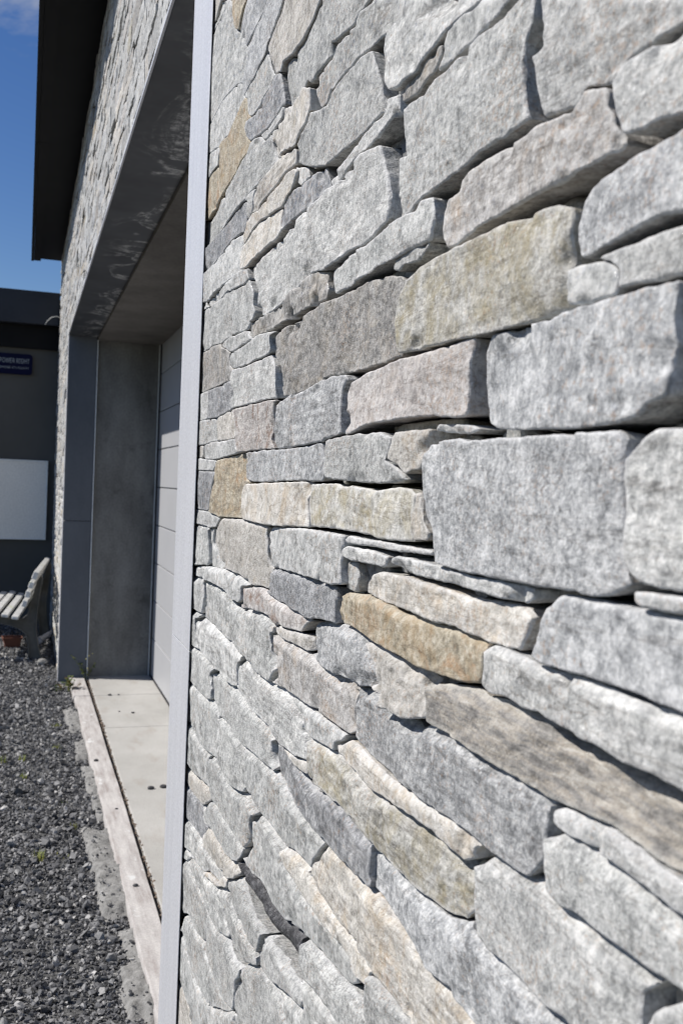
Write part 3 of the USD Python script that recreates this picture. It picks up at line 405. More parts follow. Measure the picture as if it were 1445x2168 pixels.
c 3 1 0 8305 12707 8614 12596 8618 12519 8264 12486 7700 12457 6932 12520 6396 12549 5961 12522 5866 12527 5706 12600 5685 12676 5592 12734 5871 12744 7227 12659 7872 12682
o 2 1.5 0 9560 12221 9514 12019 9019 12041 8533 12048 8075 12022 7349 12002 7071 12005 6372 12028 6164 12039 5937 12089 5816 12189 5741 12300 5704 12434 5733 12515 5943 12497 6426 12515 6963 12485 7348 12447 7739 12427 8651 12478 9551 12402
d 4 1 0 7606 11636 7572 11654 7614 11753 7614 11929 7629 11955 7575 12015 8260 12039 8508 12034 8910 11999 9303 11922 9865 11920 10049 11967 10085 11964 10244 11990 10538 12018 10545 12038 10821 12053 11017 11974 10982 11830 10821 11699 10842 11671 10676 11667 10073 11577 9379 11568 9017 11579 8864 11600 8847 11585 8026 11633 7958 11628
c 1 1 0 9613 12005 9595 12013 9627 12141 10125 12053 10557 12026 10597 12015 10599 12003 10103 11949
g 2 1 0 12444 11519 12475 11508 12436 11474 12374 11231 12367 11072 12067 11004 11650 10983 11107 11007 10273 11006 10109 11046 9929 11079 9705 11109 9377 11112 9352 11190 9157 11385 8950 11546 8958 11558 9105 11538 9474 11526 10026 11528 10183 11534 10792 11624 10970 11629 11261 11601 11932 11564
g 2 1 0 14906 11628 14442 11589 14238 11533 13558 11569 12988 11518 12781 11513 12511 11520 12430 11539 11894 11586 11224 11621 10960 11650 11112 11792 11156 11940 10950 12030 10964 12043 11519 12077 12144 12087 13086 12150 13194 12172 13227 12172 13424 12132 13823 12105 14722 12125 14896 12073 15026 12021 15067 11991 14939 11774
l 3 1 0 12681 12684 12711 12678 12983 12547 13017 12520 13057 12404 13046 12292 13116 12206 12983 12181 12053 12117 11436 12107 10881 12072 10853 12058 10543 12046 10465 12064 10034 12090 9567 12174 9567 12302 9701 12438 9756 12465 9772 12562 9827 12579 10379 12620 10759 12666 11174 12651 11261 12637 12060 12618
l 1 1 0 8728 12502 8714 12509 8707 12578 8483 12660 8440 12718 8892 12720 9352 12695 9769 12696 10634 12682 10725 12674 10761 12665 10753 12657 10415 12619 9858 12576 9799 12558 9780 12459 9721 12427 9507 12417
l 3 1 0 16285 12294 16011 12221 15597 12196 14864 12181 14667 12170 14640 12154 13962 12131 13739 12132 13365 12156 13173 12196 13098 12283 13108 12395 13067 12514 13029 12544 12773 12660 12756 12683 14493 12771 15154 12754 15885 12756 16086 12744 16457 12663 16489 12588 16348 12333
g 1 1 0 18266 12690 18355 12672 18334 12248 17983 12268 17947 12134 17518 12120 17017 12154 16723 12155 16239 12198 16215 12211 16443 12265 16508 12305 16652 12564 16623 12642 16545 12667 16222 12734 16175 12772 16201 12792 17025 12771 17273 12759 17905 12693
g 2 1 0 18277 12100 18349 12080 18132 11479 17626 11528 16426 11510 15238 11557 14995 11605 15005 11759 15135 11980 15084 12017 14941 12074 14747 12134 14755 12150 15684 12175 16115 12202 16691 12154 16987 12152 17492 12118 17957 12134
g 2 1 0 18160 11467 18245 11443 18105 10653 17658 10713 16822 10779 15926 10721 15513 10716 14840 10787 14747 10784 14443 10835 14319 10899 14283 11035 14205 11152 14416 11449 14301 11516 14497 11571 14946 11607 15256 11546 16461 11498 17657 11514
g 2 1 0 14284 10906 14417 10826 14042 10820 13720 10777 13258 10765 13087 10791 12543 10897 12358 11042 12416 11057 12421 11218 12483 11460 12532 11504 13028 11501 13603 11551 14263 11513 14378 11454 14169 11160 14247 11044
g 2 1 0 18130 10640 18215 10612 18171 10140 17952 10040 17588 10095 16670 10051 15986 10112 15196 10231 14804 10270 14760 10302 14924 10493 14947 10686 14798 10771 14874 10774 15548 10703 15964 10707 16865 10764 17690 10698
w 1 1 0 17517 9741 17053 9685 16268 9695 15414 9799 15363 9814 14689 10115 14668 10152 14789 10222 14871 10235 15277 10201 16072 10080 16771 10017 17691 10061 18084 9997 18305 9920 18225 9606
g 2 1 0 14721 10313 14776 10264 14701 10252 14581 10167 14483 10162 14127 10200 13552 10193 12348 10229 12312 10240 12206 10345 12126 10490 12141 10660 12011 10761 11940 10794 11954 10833 12204 10884 12407 10906 12518 10895 13101 10780 13279 10753 13749 10766 14073 10808 14467 10818 14750 10773 14908 10692 14885 10504
d 1 1 0 18240 8903 18006 8899 17595 9005 17034 9061 16316 9163 15883 9186 15545 9184 15405 9221 15365 9355 15126 9563 15387 9603 15420 9786 16305 9679 17098 9668 17559 9722 18289 9582 18396 9539
g 1 1 0 14748 9679 13473 9729 13032 9800 12732 9898 12659 9964 12599 9995 12500 10076 12380 10200 12462 10207 13626 10164 14202 10170 14650 10121 15375 9796 15343 9618 15090 9581
g 2 1 0 18077 8865 17955 8517 17769 8386 17235 8470 16664 8621 16262 8707 16107 8680 15591 8775 15064 8851 14736 8978 14053 9095 14010 9110 13695 9317 13542 9389 13568 9414 14434 9270 15112 9178 15241 9178 15373 9220 15523 9187 15866 9189 16296 9166 17013 9063 17561 9008 17972 8904
w 1 1 0 15324 9368 15383 9216 15256 9175 15131 9174 14456 9265 13586 9409 13544 9385 13327 9423 12920 9589 12811 9655 12590 9754 12586 9805 12729 9888 13047 9788 13495 9716 14779 9662 15098 9563
g 3 1 0 11003 10857 11680 10887 11928 10783 12054 10688 12039 10520 12118 10375 12368 10123 12459 10051 12194 10045 11791 10093 11248 10219 10766 10171 10226 10205 9949 10287 9574 10356 9484 10348 9458 10351 9399 10371 8630 10443 8270 10468 8141 10519 8011 10600 7958 10710 7981 10729 8122 10778 8510 10768 9008 10734 9576 10746 10501 10810 10507 10872
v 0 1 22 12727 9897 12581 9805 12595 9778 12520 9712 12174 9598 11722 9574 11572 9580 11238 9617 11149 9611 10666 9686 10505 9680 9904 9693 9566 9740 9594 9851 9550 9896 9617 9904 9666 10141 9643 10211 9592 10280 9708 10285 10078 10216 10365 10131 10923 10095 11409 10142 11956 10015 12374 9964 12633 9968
g 3 1 0 7746 10560 8135 10510 8291 10450 8657 10424 9423 10351 9451 10339 9503 10276 9525 10210 9477 9980 9409 9969 9175 10025 8899 10058 8336 10101 8118 10105 7917 10136 7245 10515 7240 10533 7318 10491 7356 10492 7517 10549
c 3 1 0 9090 11404 9280 11214 9312 11083 8973 11030 7558 11011 7382 10993 6870 11017 6661 10990 6458 10982 5508 11513 5714 11533 5878 11529 6005 11558 6420 11519 6504 11549 7023 11602 7392 11616 7855 11587 8077 11605 8897 11555
c 2 1 0 7635 10756 7622 10764 7600 10810 7589 10893 7571 10907 7549 10916 7539 10934 7559 10975 8118 10990 8600 10987 9037 10996 9385 11049 9381 11090 9735 11089 9953 11060 10128 11028 10311 10984 10388 10956 10495 10880 10491 10817 9575 10752 9010 10738 8514 10771 8124 10780 7981 10732 7954 10707
g 2 1 0 6583 10910 6676 10944 6925 10961 7441 10934 7561 10899 7584 10711 7555 10566 7330 10492
b 2 1.3 0 5762 12079 5810 12132 5972 12054 6169 12008 7081 11977 7361 11973 7583 11990 7638 11942 7637 11741 7588 11625 7384 11638 7016 11623 6666 11579 6507 11567 6414 11535 6001 11572 5875 11546 5711 11543 5479 11513 4377 12133 4511 12162 4748 12109 5035 12102 5120 12109 5256 12109 5401 12096 5660 12093
g 2 1 0 17246 8258 17743 8048 18272 7704 17954 7569 17379 7444 16716 7455 16398 7593 16231 7649 15914 7687 15333 7719 14854 7831 14787 7882 14682 8307 14712 8342 14679 8403 14766 8420 16507 8451 17049 8330
g 1 1 0 16403 8549 16513 8448 14784 8415 14695 8398 14612 8419 14220 8386 13764 8461 13333 8591 13142 8679 13169 8762 13378 8820 13490 8886 13504 9147 13368 9249 13372 9272 14059 8999 15000 8811 15129 8817 15680 8736 16194 8641
c 1 1 0 14083 9068 14797 8944 15054 8842 14964 8829 14041 9014 13469 9239 13381 9281 13343 9409 13585 9362 13724 9298
g 2 1 0 11691 9583 12149 9606 12498 9719 12545 9757 12740 9674 12858 9604 13238 9446 13275 9386 13266 9295 13154 9324 13067 9323 12904 9257 11832 9205 11578 9263 11445 9266 11414 9277 11253 9548 11214 9579 11136 9621 11136 9630
g 1 1 0 11978 8872 11519 9063 11415 9113 11452 9240 11527 9216 11663 9213 11927 9153 13016 9203 13183 9269 13257 9270 13350 9243 13450 9165 13435 8910 13108 8772 12679 8770 12071 8847
g 2 1 0 14749 7897 14855 7817 14718 7751 14194 7709 13622 7703 13109 7777 12661 7916 12534 7983 12483 8366 12238 8559 12204 8698 12654 8568 13023 8544 13275 8609 13742 8468 14199 8392 14617 8414 14673 8359 14644 8324
g 2 1 0 16934 7111 16906 7081 16661 7134 16331 6999 15631 6941 14881 6986 14334 7095 14075 7195 13243 7558 12655 7888 12489 7957 12456 7986 12505 7990 12672 7903 13134 7760 13649 7685 14227 7690 14754 7732 14899 7801 15368 7699 15954 7666 16260 7629 16399 7583 16732 7432
g 1 1 0 17872 5908 16878 6202 16217 6199 15743 6265 15781 6128 15219 6176 14409 6654 14154 6886 14450 7002 14417 7047 14967 6937 15726 6890 16433 6948 16766 7083 17041 7024 18460 6490 18512 6458 18357 5854
w 1 1 0 18188 5785 18274 5735 18275 4440 18212 4470 15607 5980 15581 6003 15747 6109 15828 6104 15787 6240 16259 6174 16919 6176 17953 5875
g 2 1 0 12066 8813 12164 8723 12194 8577 12225 8545 12436 8384 12472 8017 12407 8011 12465 7958 12465 7838 12327 7815 12418 7709 10069 9011 10066 9024 10005 9080 9981 9120 10266 9218 10632 9270 10878 9205 11131 9152 11290 9129 11347 9132 11493 9064 11971 8865
l 3 1 0 11273 9184 11201 9180 11053 9201 10805 9252 10570 9314 10454 9364 9485 9604 9398 9728 9453 9776 9493 9763 9837 9724 10437 9709 10594 9715 11069 9639 11161 9586 11319 9314
g 2 1 0 8134 10073 8391 10063 8959 10020 9234 9986 9453 9933 9477 9919 9486 9906 9450 9783 9390 9730 9507 9573 9535 9560 10519 9320 10569 9298 10222 9245 9934 9145 9964 9097 10021 9044 9923 9006 8057 10056
g 1 1 0 14117 6905 14400 6647 14343 6596 14310 6608 12532 7636 12420 7764 12556 7785 12561 7909 12710 7851 13296 7522 14139 7154 14376 7059 14411 7021
l 1 1 0 18440 7860 17835 8022 17313 8240 17086 8323 16581 8435 16439 8541 16215 8650 16363 8665 16750 8582 17329 8429 17975 8320 18032 8292"""

def resample(poly, step):
    q = np.vstack([poly, poly[:1]]); seg = np.linalg.norm(np.diff(q, axis=0), axis=1); L = np.concatenate([[0], np.cumsum(seg)])
    n = max(10, int(L[-1] / step)); t = np.linspace(0, L[-1], n, endpoint=False)
    return np.stack([np.interp(t, L, q[:, 0]), np.interp(t, L, q[:, 1])], 1)

def soften(poly, k=1):
    for _ in range(k):
        a = poly; b = np.roll(poly, -1, 0); out = np.empty((2 * len(a), 2)); out[0::2] = .96 * a + .04 * b; out[1::2] = .04 * a + .96 * b; poly = out
    return poly

def make_stone(poly, res, p, rough, cut, seed, back=0.066, rmax=0.0021):
    """poly (n,2) in metres on the wall plane (y,z), counter-clockwise or not; returns vertices, faces, rim weight."""
    rng = np.random.default_rng(seed); rough = rough * (.65 if np.mean(np.asarray(poly)[:, 0]) > 1.15 else 1.0)
    poly = soften(np.asarray(poly, float), 1)
    B = resample(poly, res * 0.85)
    nx = np.roll(B, -1, 0) - np.roll(B, 1, 0); nx = np.stack([nx[:, 1], -nx[:, 0]], 1); nx /= np.maximum(np.linalg.norm(nx, axis=1, keepdims=True), 1e-9)
    jit = (meshkit.fbm(np.stack([B[:, 0] * 110, B[:, 1] * 110, np.full(len(B), seed * 3.1)], 1), 4, 5) - .5) * min(0.0026, res * .8)
    B = B + nx * jit[:, None]
    pg = Polygon(B)
    if not pg.is_valid:
        pg = pg.buffer(0)
        if pg.geom_type != 'Polygon': pg = max(pg.geoms, key=lambda g: g.area)
        B = np.array(pg.exterior.coords)[:-1]
    ar = pg.area; size = math.sqrt(ar); thin = 2 * ar / pg.length
    (a0, b0), (a1, b1) = B.min(0), B.max(0)
    gx, gy = np.meshgrid(np.arange(a0, a1, res), np.arange(b0, b1, res * .866), indexing='ij'); gx = gx + (np.arange(gx.shape[1]) % 2) * res / 2
    I = np.stack([gx.ravel(), gy.ravel()], 1) + rng.uniform(-.12, .12, (gx.size, 2)) * res
    ins = pg.buffer(-max(res * .45, .0030 if rmax < .0022 else 0))
    if not ins.is_empty and len(I): I = I[shapely.contains_xy(ins, I[:, 0], I[:, 1])]
    else: I = I[:0]
    if len(I) == 0: I = np.array([pg.representative_point().coords[0]])
    nb = len(B)
    if rmax < .0022:
        nrm = nx_of(B); k0 = cKDTree(resample(B, res * .35)); rings = []
        for off in (.0007, .0019):
            q_ = B - nrm * off; dd, _ = k0.query(q_); rings.append(q_[(dd > off * .8) & shapely.contains_xy(pg, q_[:, 0], q_[:, 1])])
        I = np.vstack([I] + rings)
    V = np.vstack([B, I])
    tri = Delaunay(V).simplices
    c = V[tri].mean(1); tri = tri[shapely.contains_xy(pg, c[:, 0], c[:, 1])]
    a = V[tri]; cr = (a[:, 1, 0] - a[:, 0, 0]) * (a[:, 2, 1] - a[:, 0, 1]) - (a[:, 1, 1] - a[:, 0, 1]) * (a[:, 2, 0] - a[:, 0, 0])
    tri = tri[np.abs(cr) > 1e-10]; cr = cr[np.abs(cr) > 1e-10]; tri[cr > 0] = tri[cr > 0][:, ::-1]
    BD = resample(B, res * .35); NB = nx_of(BD); d, near_i = cKDTree(BD).query(V); d[:nb] = 0
    Q = np.stack([V[:, 0], V[:, 1], np.full(len(V), seed * 7.3)], 1)
    n_edge = meshkit.fbm(Q * 38, 3, 1)
    r = np.minimum(rmax, .4 * thin) * (.25 + 2.6 * np.clip(n_edge - .3, 0, 1))
    t = np.clip(1 - d / np.maximum(r, 1e-5), 0, 1)
    x = r * 1.05 * (1 - np.sqrt(np.maximum(1 - t * t, 0)))
    # chips: broad facets where a flake came off near an arris
    chip = np.clip(meshkit.fbm(Q * 30, 3, 9) - .66, 0, 1) * np.clip(1 - d / .016, 0, 1); x = x + chip * .045 * rough
    # bedding steps, undulation, small relief
    cen = np.array(pg.centroid.coords[0]); L = V - cen
    tilt = rng.uniform(-.022, .022, 2); x = x + L @ tilt * min(1, .07 / size)
    f = np.full(len(V), -1.0)
    for _ in range(3):
        g = rng.uniform(-.055, .055, 2) * rough; o = rng.uniform(-.35, .35, 2) * size; f = np.maximum(f, (L - o) @ g - .0022)
    x = x + np.clip(f, 0, .006)
    lay = meshkit.fbm(Q * np.array([12, 22, 1]), 4, 2); st = lay * 9; stp = np.floor(st) + sm((st - np.floor(st) - .38) / .24)
    x = x + (stp / 9 - .5) * .0070 * rough + (lay - .5) * .0010 * rough
    x = x + (meshkit.fbm(Q * 75, 3, 3) - .5) * .0012 * rough
    zc = V[:, 1].mean(); ch = float(np.clip((1.47 - zc) / .14, 0, 1)); yc_ = V[:, 0].mean()
    if ch > 0 and size > .02:
        outz = np.abs(1.0) * NB[near_i, 1]
        w_ = ch * min(.0085, .28 * thin) * (.35 + 1.3 * meshkit.fbm(Q * np.array([30, 3, 1]), 3, 6))
        x = x + np.clip(w_ - d, 0, None) * .95 * sm((outz - .35) / .4)
    if cut:
        h = (V[:, 1] - V[:, 1].min()) / max(1e-6, np.ptp(V[:, 1]))
        dl = np.array([0.0]); 
        lo = np.interp(V[:, 0], *_lower(B)); up = np.interp(V[:, 0], *_upper(B)); h = np.clip((V[:, 1] - lo) / np.maximum(up - lo, .002), 0, 1)
        x = x + sm((.72 - h) / .62) * cut / 1000.0
    X = D - p / 1000.0 + x
    front = np.stack([X, V[:, 0], V[:, 1]], 1)
    back_x = D + back
    inset = B - nx_of(B) * min(.003, .2 * thin)
    mid = np.stack([X[:nb] + .35 * (back_x - X[:nb]), B[:, 0] * .5 + inset[:, 0] * .5, B[:, 1] * .5 + inset[:, 1] * .5], 1)
    mid[:, 1:] += (meshkit.noise(np.stack([B[:, 0] * 90, B[:, 1] * 90, np.full(nb, 2.0 + seed)], 1), 8)[:, None] - .5) * .002
    rear = np.stack([np.full(nb, back_x), inset[:, 0], inset[:, 1]], 1)
    allv = np.vstack([front, front[:nb], mid, rear]); o = len(front)
    k = np.arange(nb); j = (k + 1) % nb; ccw = np.sum(B[:, 0] * np.roll(B[:, 1], -1) - np.roll(B[:, 0], -1) * B[:, 1]) > 0
    q = []
    for a, b in ((o, o + nb), (o + nb, o + 2 * nb)):
        q += [np.stack([a + k, a + j, b + j], 1), np.stack([a + k, b + j, b + k], 1)]
    sk = np.concatenate(q)
    if not ccw: sk = sk[:, ::-1]
    rim = np.clip(1 - d / .0042, 0, 1) ** 1.2
    rim = np.concatenate([rim, np.full(nb, .25), np.zeros(nb), np.zeros(nb)])
    return allv, np.vstack([tri, sk]), rim

def nx_of(B):
    n = np.roll(B, -1, 0) - np.roll(B, 1, 0); n = np.stack([n[:, 1], -n[:, 0]], 1); n /= np.maximum(np.linalg.norm(n, axis=1, keepdims=True), 1e-9)
    ccw = np.sum(B[:, 0] * np.roll(B[:, 1], -1) - np.roll(B[:, 0], -1) * B[:, 1]) > 0
    return n if ccw else -n
def _env(B, f):
    b = np.linspace(B[:, 0].min(), B[:, 0].max(), 14); R = resample(B, .002); out = []
    for i in range(14):
        w = np.abs(R[:, 0] - b[i]) <= (b[1] - b[0]) * .8; out.append(f(R[w, 1]) if w.any() else np.nan)
    out = np.array(out); ok = ~np.isnan(out); return b[ok], out[ok]
def _lower(B): return _env(B, np.min)
def _upper(B): return _env(B, np.max)

rng = np.random.default_rng(11)
traced = []; ntri = 0
for i, line in enumerate(BAKED.split('\n')):
    w = line.split(); t, p, rg, cu = w[0], float(w[1]), float(w[2]), float(w[3]); q = np.array(w[4:], float).reshape(-1, 2) / 1e4
    traced.append(Polygon(q).buffer(0)); ymean = q[:, 0].mean()
    res = 0.0026 if ymean < .75 else 0.0033 if ymean < 1.15 else 0.0046
    v, f, rim = make_stone(q, res, p, rg, cu, i + 1); ntri += len(f)
    tone = float(np.clip(rng.normal(1.0, .07), .84, 1.16)) * (0.72 if cu > 30 else 1.0)
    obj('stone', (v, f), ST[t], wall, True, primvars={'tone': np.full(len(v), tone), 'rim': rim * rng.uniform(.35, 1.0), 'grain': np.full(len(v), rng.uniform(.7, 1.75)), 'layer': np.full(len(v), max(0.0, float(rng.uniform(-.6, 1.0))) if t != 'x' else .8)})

hull = unary_union(traced).buffer(.05).buffer(-.05)
hull = unary_union([g for g in ([hull] if hull.geom_type == 'Polygon' else hull.geoms)])
hull = Polygon(max([hull] if hull.geom_type == 'Polygon' else hull.geoms, key=lambda g: g.area).exterior).buffer(.002)
gap = hull.difference(unary_union(traced)).buffer(-.0031).buffer(.0026)
for k, g_ in enumerate(getattr(gap, 'geoms', [gap])):
    if g_.area < 6e-5 or g_.geom_type != 'Polygon': continue
    yc = g_.centroid.x
    if not (.36 < yc < 1.76): continue
    v, f, rim = make_stone(np.array(g_.exterior.coords)[:-1], .0035, -float(rng.uniform(12, 26)), 1.4, 0, 3000 + k); ntri += len(f)
    obj('packing_stone', (v, f), ST[str(rng.choice(['g', 'k', 'd', 'w']))], wall, True, primvars={'tone': np.full(len(v), float(rng.uniform(.6, .9))), 'rim': rim * .2, 'grain': np.ones(len(v))})
opening = sbox(Y0 - .005, -1, Y1 + .004, ZL + .012)

def coursed(y0, y1, z0, z1, seed):
    g = np.random.default_rng(seed); out = []; z = z0
    while z < z1:
        h = float(g.choice([.022, .034, .048, .06, .075, .09], p=[.22, .28, .24, .14, .08, .04])); y = y0 - g.uniform(0, .2)
        while y < y1:
            l = float(g.uniform(.09, .33)) * (1 if h > .03 else 1.2); zz0, zz1 = z, z + h
            parts = [(y, y + l, zz0, zz1)]
            if h > .055 and g.random() < .3:
                k = zz0 + h * g.uniform(.35, .65); s = y + l * g.uniform(.3, .7); parts = [(y, s, zz0, k), (s, y + l, zz0, k), (y, y + l, k, zz1)]
            for a, b, c, d in parts:
                w = g.uniform(-.006, .006, 4); e = .0009
                out.append(np.array([(a + e, c + e + w[0] * .4), ((a + b) / 2, c + e + w[1] * .5), (b - e, c + e), (b - e + w[2] * .5, (c + d) / 2), (b - e, d - e), ((a + b) / 2, d - e + w[3] * .5), (a + e, d - e), (a + e - w[1] * .4, (c + d) / 2)]))
            y += l
        z += h
    return out
small = []
for q in coursed(-1.3, 10.29, -0.12, 3.69, 5):
    g = Polygon(q)
    if not g.is_valid: continue
    g = g.difference(opening)
    if g.intersects(hull): g = g.difference(hull)
    if g.is_empty: continue
    g = g if g.geom_type == 'Polygon' else max((k for k in getattr(g, 'geoms', []) if k.geom_type == 'Polygon'), key=lambda k: k.area, default=None)
    if g is None or g.area < .0007: continue
    g = Polygon(g.exterior).intersection(sbox(-2.4, -.2, 10.292, 3.69))
    if g.geom_type == 'Polygon' and g.area > .0007: small.append(g)
def shown(g):
    y, z = g.centroid.coords[0]
    if y < 2.6 or y < 3.0 and z < 2.6: return 0.0
    if z > 2.5 and (z - 1.5) / y > .53: return 0.0
    return g.area / y ** 3
keys = ['g', 'l', 'b', 'w', 'c', 'k', 'd', 'o', 'm', 'p', 't']; wts = np.array([.30, .26, .1, .12, .06, .05, .03, .03, .03, .01, .01])
order = sorted(range(len(small)), key=lambda i: -shown(small[i])); single = set(order[:300 - len(traced)])
rest = {k: [[], [], [], [], 0] for k in keys}
for i, g in enumerate(small):
    q = np.array(shapely.segmentize(g, .06).exterior.coords)[:-1]; yc, zc = g.centroid.coords[0]
    vis = shown(g) > 0
    res = (0.012 if yc < 5 else .016) if vis else .035
    prd = float(np.clip(rng.normal(1.0, 2.4), -5, 6)) - (12 if rng.random() < .06 else 0)
    v, f, rim = make_stone(q, res, prd, 0.9, 0, i + 400, rmax=.0022); ntri += len(f)
    k = str(rng.choice(keys, p=wts)); tone = float(np.clip(rng.normal(1.0, .1), .75, 1.2))
    tn = np.full(len(v), tone); rim = rim * .5
    if i in single: obj('stone', (v, f), ST[k], wall, True, primvars={'tone': tn, 'rim': rim, 'grain': np.full(len(v), 1.0)})
    else:
        R = rest[k]; R[0].append(v); R[1].append(f + R[4]); R[2].append(tn); R[3].append(rim); R[4] += len(v)
for k, R in rest.items():
    if R[0]:
        o = obj('remaining_stones', (np.vstack(R[0]), np.vstack(R[1])), ST[k], wall, True, primvars={'tone': np.concatenate(R[2]), 'rim': np.concatenate(R[3]), 'grain': np.ones(R[4])}); tag(o, kind='stuff')
print('stones', len(traced), len(small), 'triangles', ntri)

# --- doorway: plates, reveals, lintel, strip, door
F0 = 0.277          # face of the plates, just proud of the stones
P('corner_strip', cat(bx(.2825, .2840, 1.684, 1.890, 1.2062, 3.0, .0004), bx(.2825, .2840, 1.684, 1.890, -0.05, 1.2048, .0004)), M['strip'], label='bright vertical galvanised strip at the near edge of the doorway')
P('door_jamb', cat(bx(.2841, .484, Y0 - .014, Y0 - .002, 0.0, ZL), bx(.49, .95, Y0 - .03, Y0 - .004, 0.0, ZL - .02)), M['metal'])
P('jamb_plate', bx(F0 + .004, .482, Y1, Y1 + .012, 1.1855, ZL, .0015), M['metal'])
P('jamb_plate', bx(F0 + .004, .482, Y1, Y1 + .012, -.03, 1.1825, .0015), M['metal'])
P('jamb_flange', bx(F0, F0 + .0032, Y1 - .001, Y1 + .085, -.03, ZL + .004), M['strip'])
P('jamb_seal', bx(.4835, .4905, Y1 - .006, Y1 + .01, -.01, 2.53), M['white_seal'])
P('reveal', bx(.4925, .946, Y1 + .006, Y1 + .05, -.03, 2.55), M['reveal'])
P('guide_seal', bx(.9385, .9445, Y1 - .006, Y1 + .004, .022, 2.53), M['white_seal'])
P('door_guide', bx(.9462, .960, Y1 - .05, Y1 + .04, .0205, 2.535), M['black_seal'])
P('lintel_plate', bx(F0 + .004, .484, Y0, Y1, ZL, ZL + .012), M['soffit_metal'], label='dark lintel plate with white lime stains')
P('lintel_lip', bx(F0 - .004, F0 + .002, Y0 - .02, Y1 + .02, ZL - .001, ZL + .0085), M['strip'])
P('soffit', bx(.486, .957, Y0, Y1 + .04, ZL - .02, ZL + .10), M['soffit'])
door = P('garage_door', bx(.966, 1.01, Y0 - .05, Y1 + .05, 0.018, 2.62), M['black_seal'])
zj = [.030] + [.030 + .285 * k for k in range(1, 9)] + [2.60]
for a, b in zip(zj[:-1], zj[1:]):
    P('door_panel', bx(.954, .972, Y0 - .04, Y1 - .004, a + .0035, b - .0035, .003), M['door'], door)
P('bottom_seal', bx(.950, .980, Y0 - .03, Y1 - .01, .0202, .030), M['black_seal'], door)

# --- roof and eaves
roof = P('roof', cat(bx(.30, 7.05, -2.55, 10.21, 3.78, 4.02), bx(.02, .36, -2.55, 10.20, 4.0, 4.02)), M['roof'])
for a, b in ((-2.55, 3.0), (3.004, 6.6), (6.604, 10.20)):
    P('fascia', bx(-.003, .022, a, b, 3.645, 4.01, .003), M['black_metal'], roof)
    P('gutter_soffit', bx(.0225, .088, a, b, 3.652, 3.672), M['black_metal'], roof)
P('eave_soffit', bx(.0885, .30, -2.55, 10.19, 3.672, 3.70), M['black_metal'], roof)

# ---------------------------------------------------------------- dark annexe across the end of the yard
annex = thing('rendered_annexe', 'dark grey rendered low building with black flat roof edge closing the yard', 'building')
obj('wall', cat(bx(-9, .2865, 10.30, 10.6, -.3, 3.0), bx(.2865, 5, 10.30, 10.6, -.3, 3.0), bx(-9, 5, 10.6, 16, -.3, 3.0)), M['annex_wall'], annex)
obj('recess_band', bx(-9, .2865, 10.262, 10.299, 2.785, 3.015), M['black_metal'], annex)  # black strip stands in for the shadowed recess beneath the roof edge
obj('roof_slab', bx(-9, 5, 10.302, 16.2, 3.0, 3.30), M['roof'], annex)
obj('fascia', bx(-9, .2845, 10.16, 10.30, 3.018, 3.345, .004), M['slate_metal'], annex)

board = thing('whiteboard', 'blank white panel with thin metal edge on the dark wall', 'notice board')
obj('panel', bx(-.98, .205, 10.268, 10.282, .875, 1.648), M['white_panel'], board)
for b_ in (bx(-1.0, .223, 10.262, 10.298, 1.648, 1.664, .002), bx(-1.0, .223, 10.262, 10.298, .860, .875, .002), bx(.205, .223, 10.262, 10.298, .8755, 1.6475, .002), bx(-1.0, -.98, 10.262, 10.298, .8755, 1.6475, .002)):
    obj('frame_edge', b_, M['aluminium'], board)
for z in (.90, 1.60): obj('frame_clip', bx(.196, .214, 10.256, 10.267, z, z + .03, .002), M['aluminium'], board)

sign = thing('shop_sign', 'navy blue sign with rounded corners lettered POWER RIGHT under the roof edge', 'sign')
sp = sbox(-.62, 2.518, .040, 2.722).buffer(-.03).buffer(.03)
sb = extrude(sp, .03); sb.apply_transform(np.array([[1, 0, 0, 0], [0, 0, -1, 10.298], [0, 1, 0, 0], [0, 0, 0, 1.0]]))
obj('board', sb, M['sign_blue'], sign)
def lettering(name, text, h, x1, z, width):
    t = meshkit.text_mesh(text, h, .002, bold=False); e = t.bounds; s = width / (e[1, 0] - e[0, 0]); t.apply_scale([s, 1, 1]); e = t.bounds
    t.apply_translation([x1 - e[1, 0], 0, 0]); t.apply_transform(np.array([[1, 0, 0, 0], [0, 0, -1, 10.2675], [0, 1, 0, z], [0, 0, 0, 1.0]])); obj(name, t, M['sign_white'], sign)
lettering('lettering', 'POWER RIGHT', .046, .012, 2.628, .285)
lettering('lettering', 'TELEPHONE: 071 9166197', .021, .010, 2.572, .325)

cable = thing('loose_cable', 'thin pale cable end curling out of the stone wall below the roof edge', 'cable')
obj('wire', tube([(.30, 9.92, 3.055), (.25, 9.90, 3.070), (.205, 9.90, 3.058), (.165, 9.91, 3.02), (.145, 9.92, 2.985)], .0035, 6), M['cable'], cable, True)

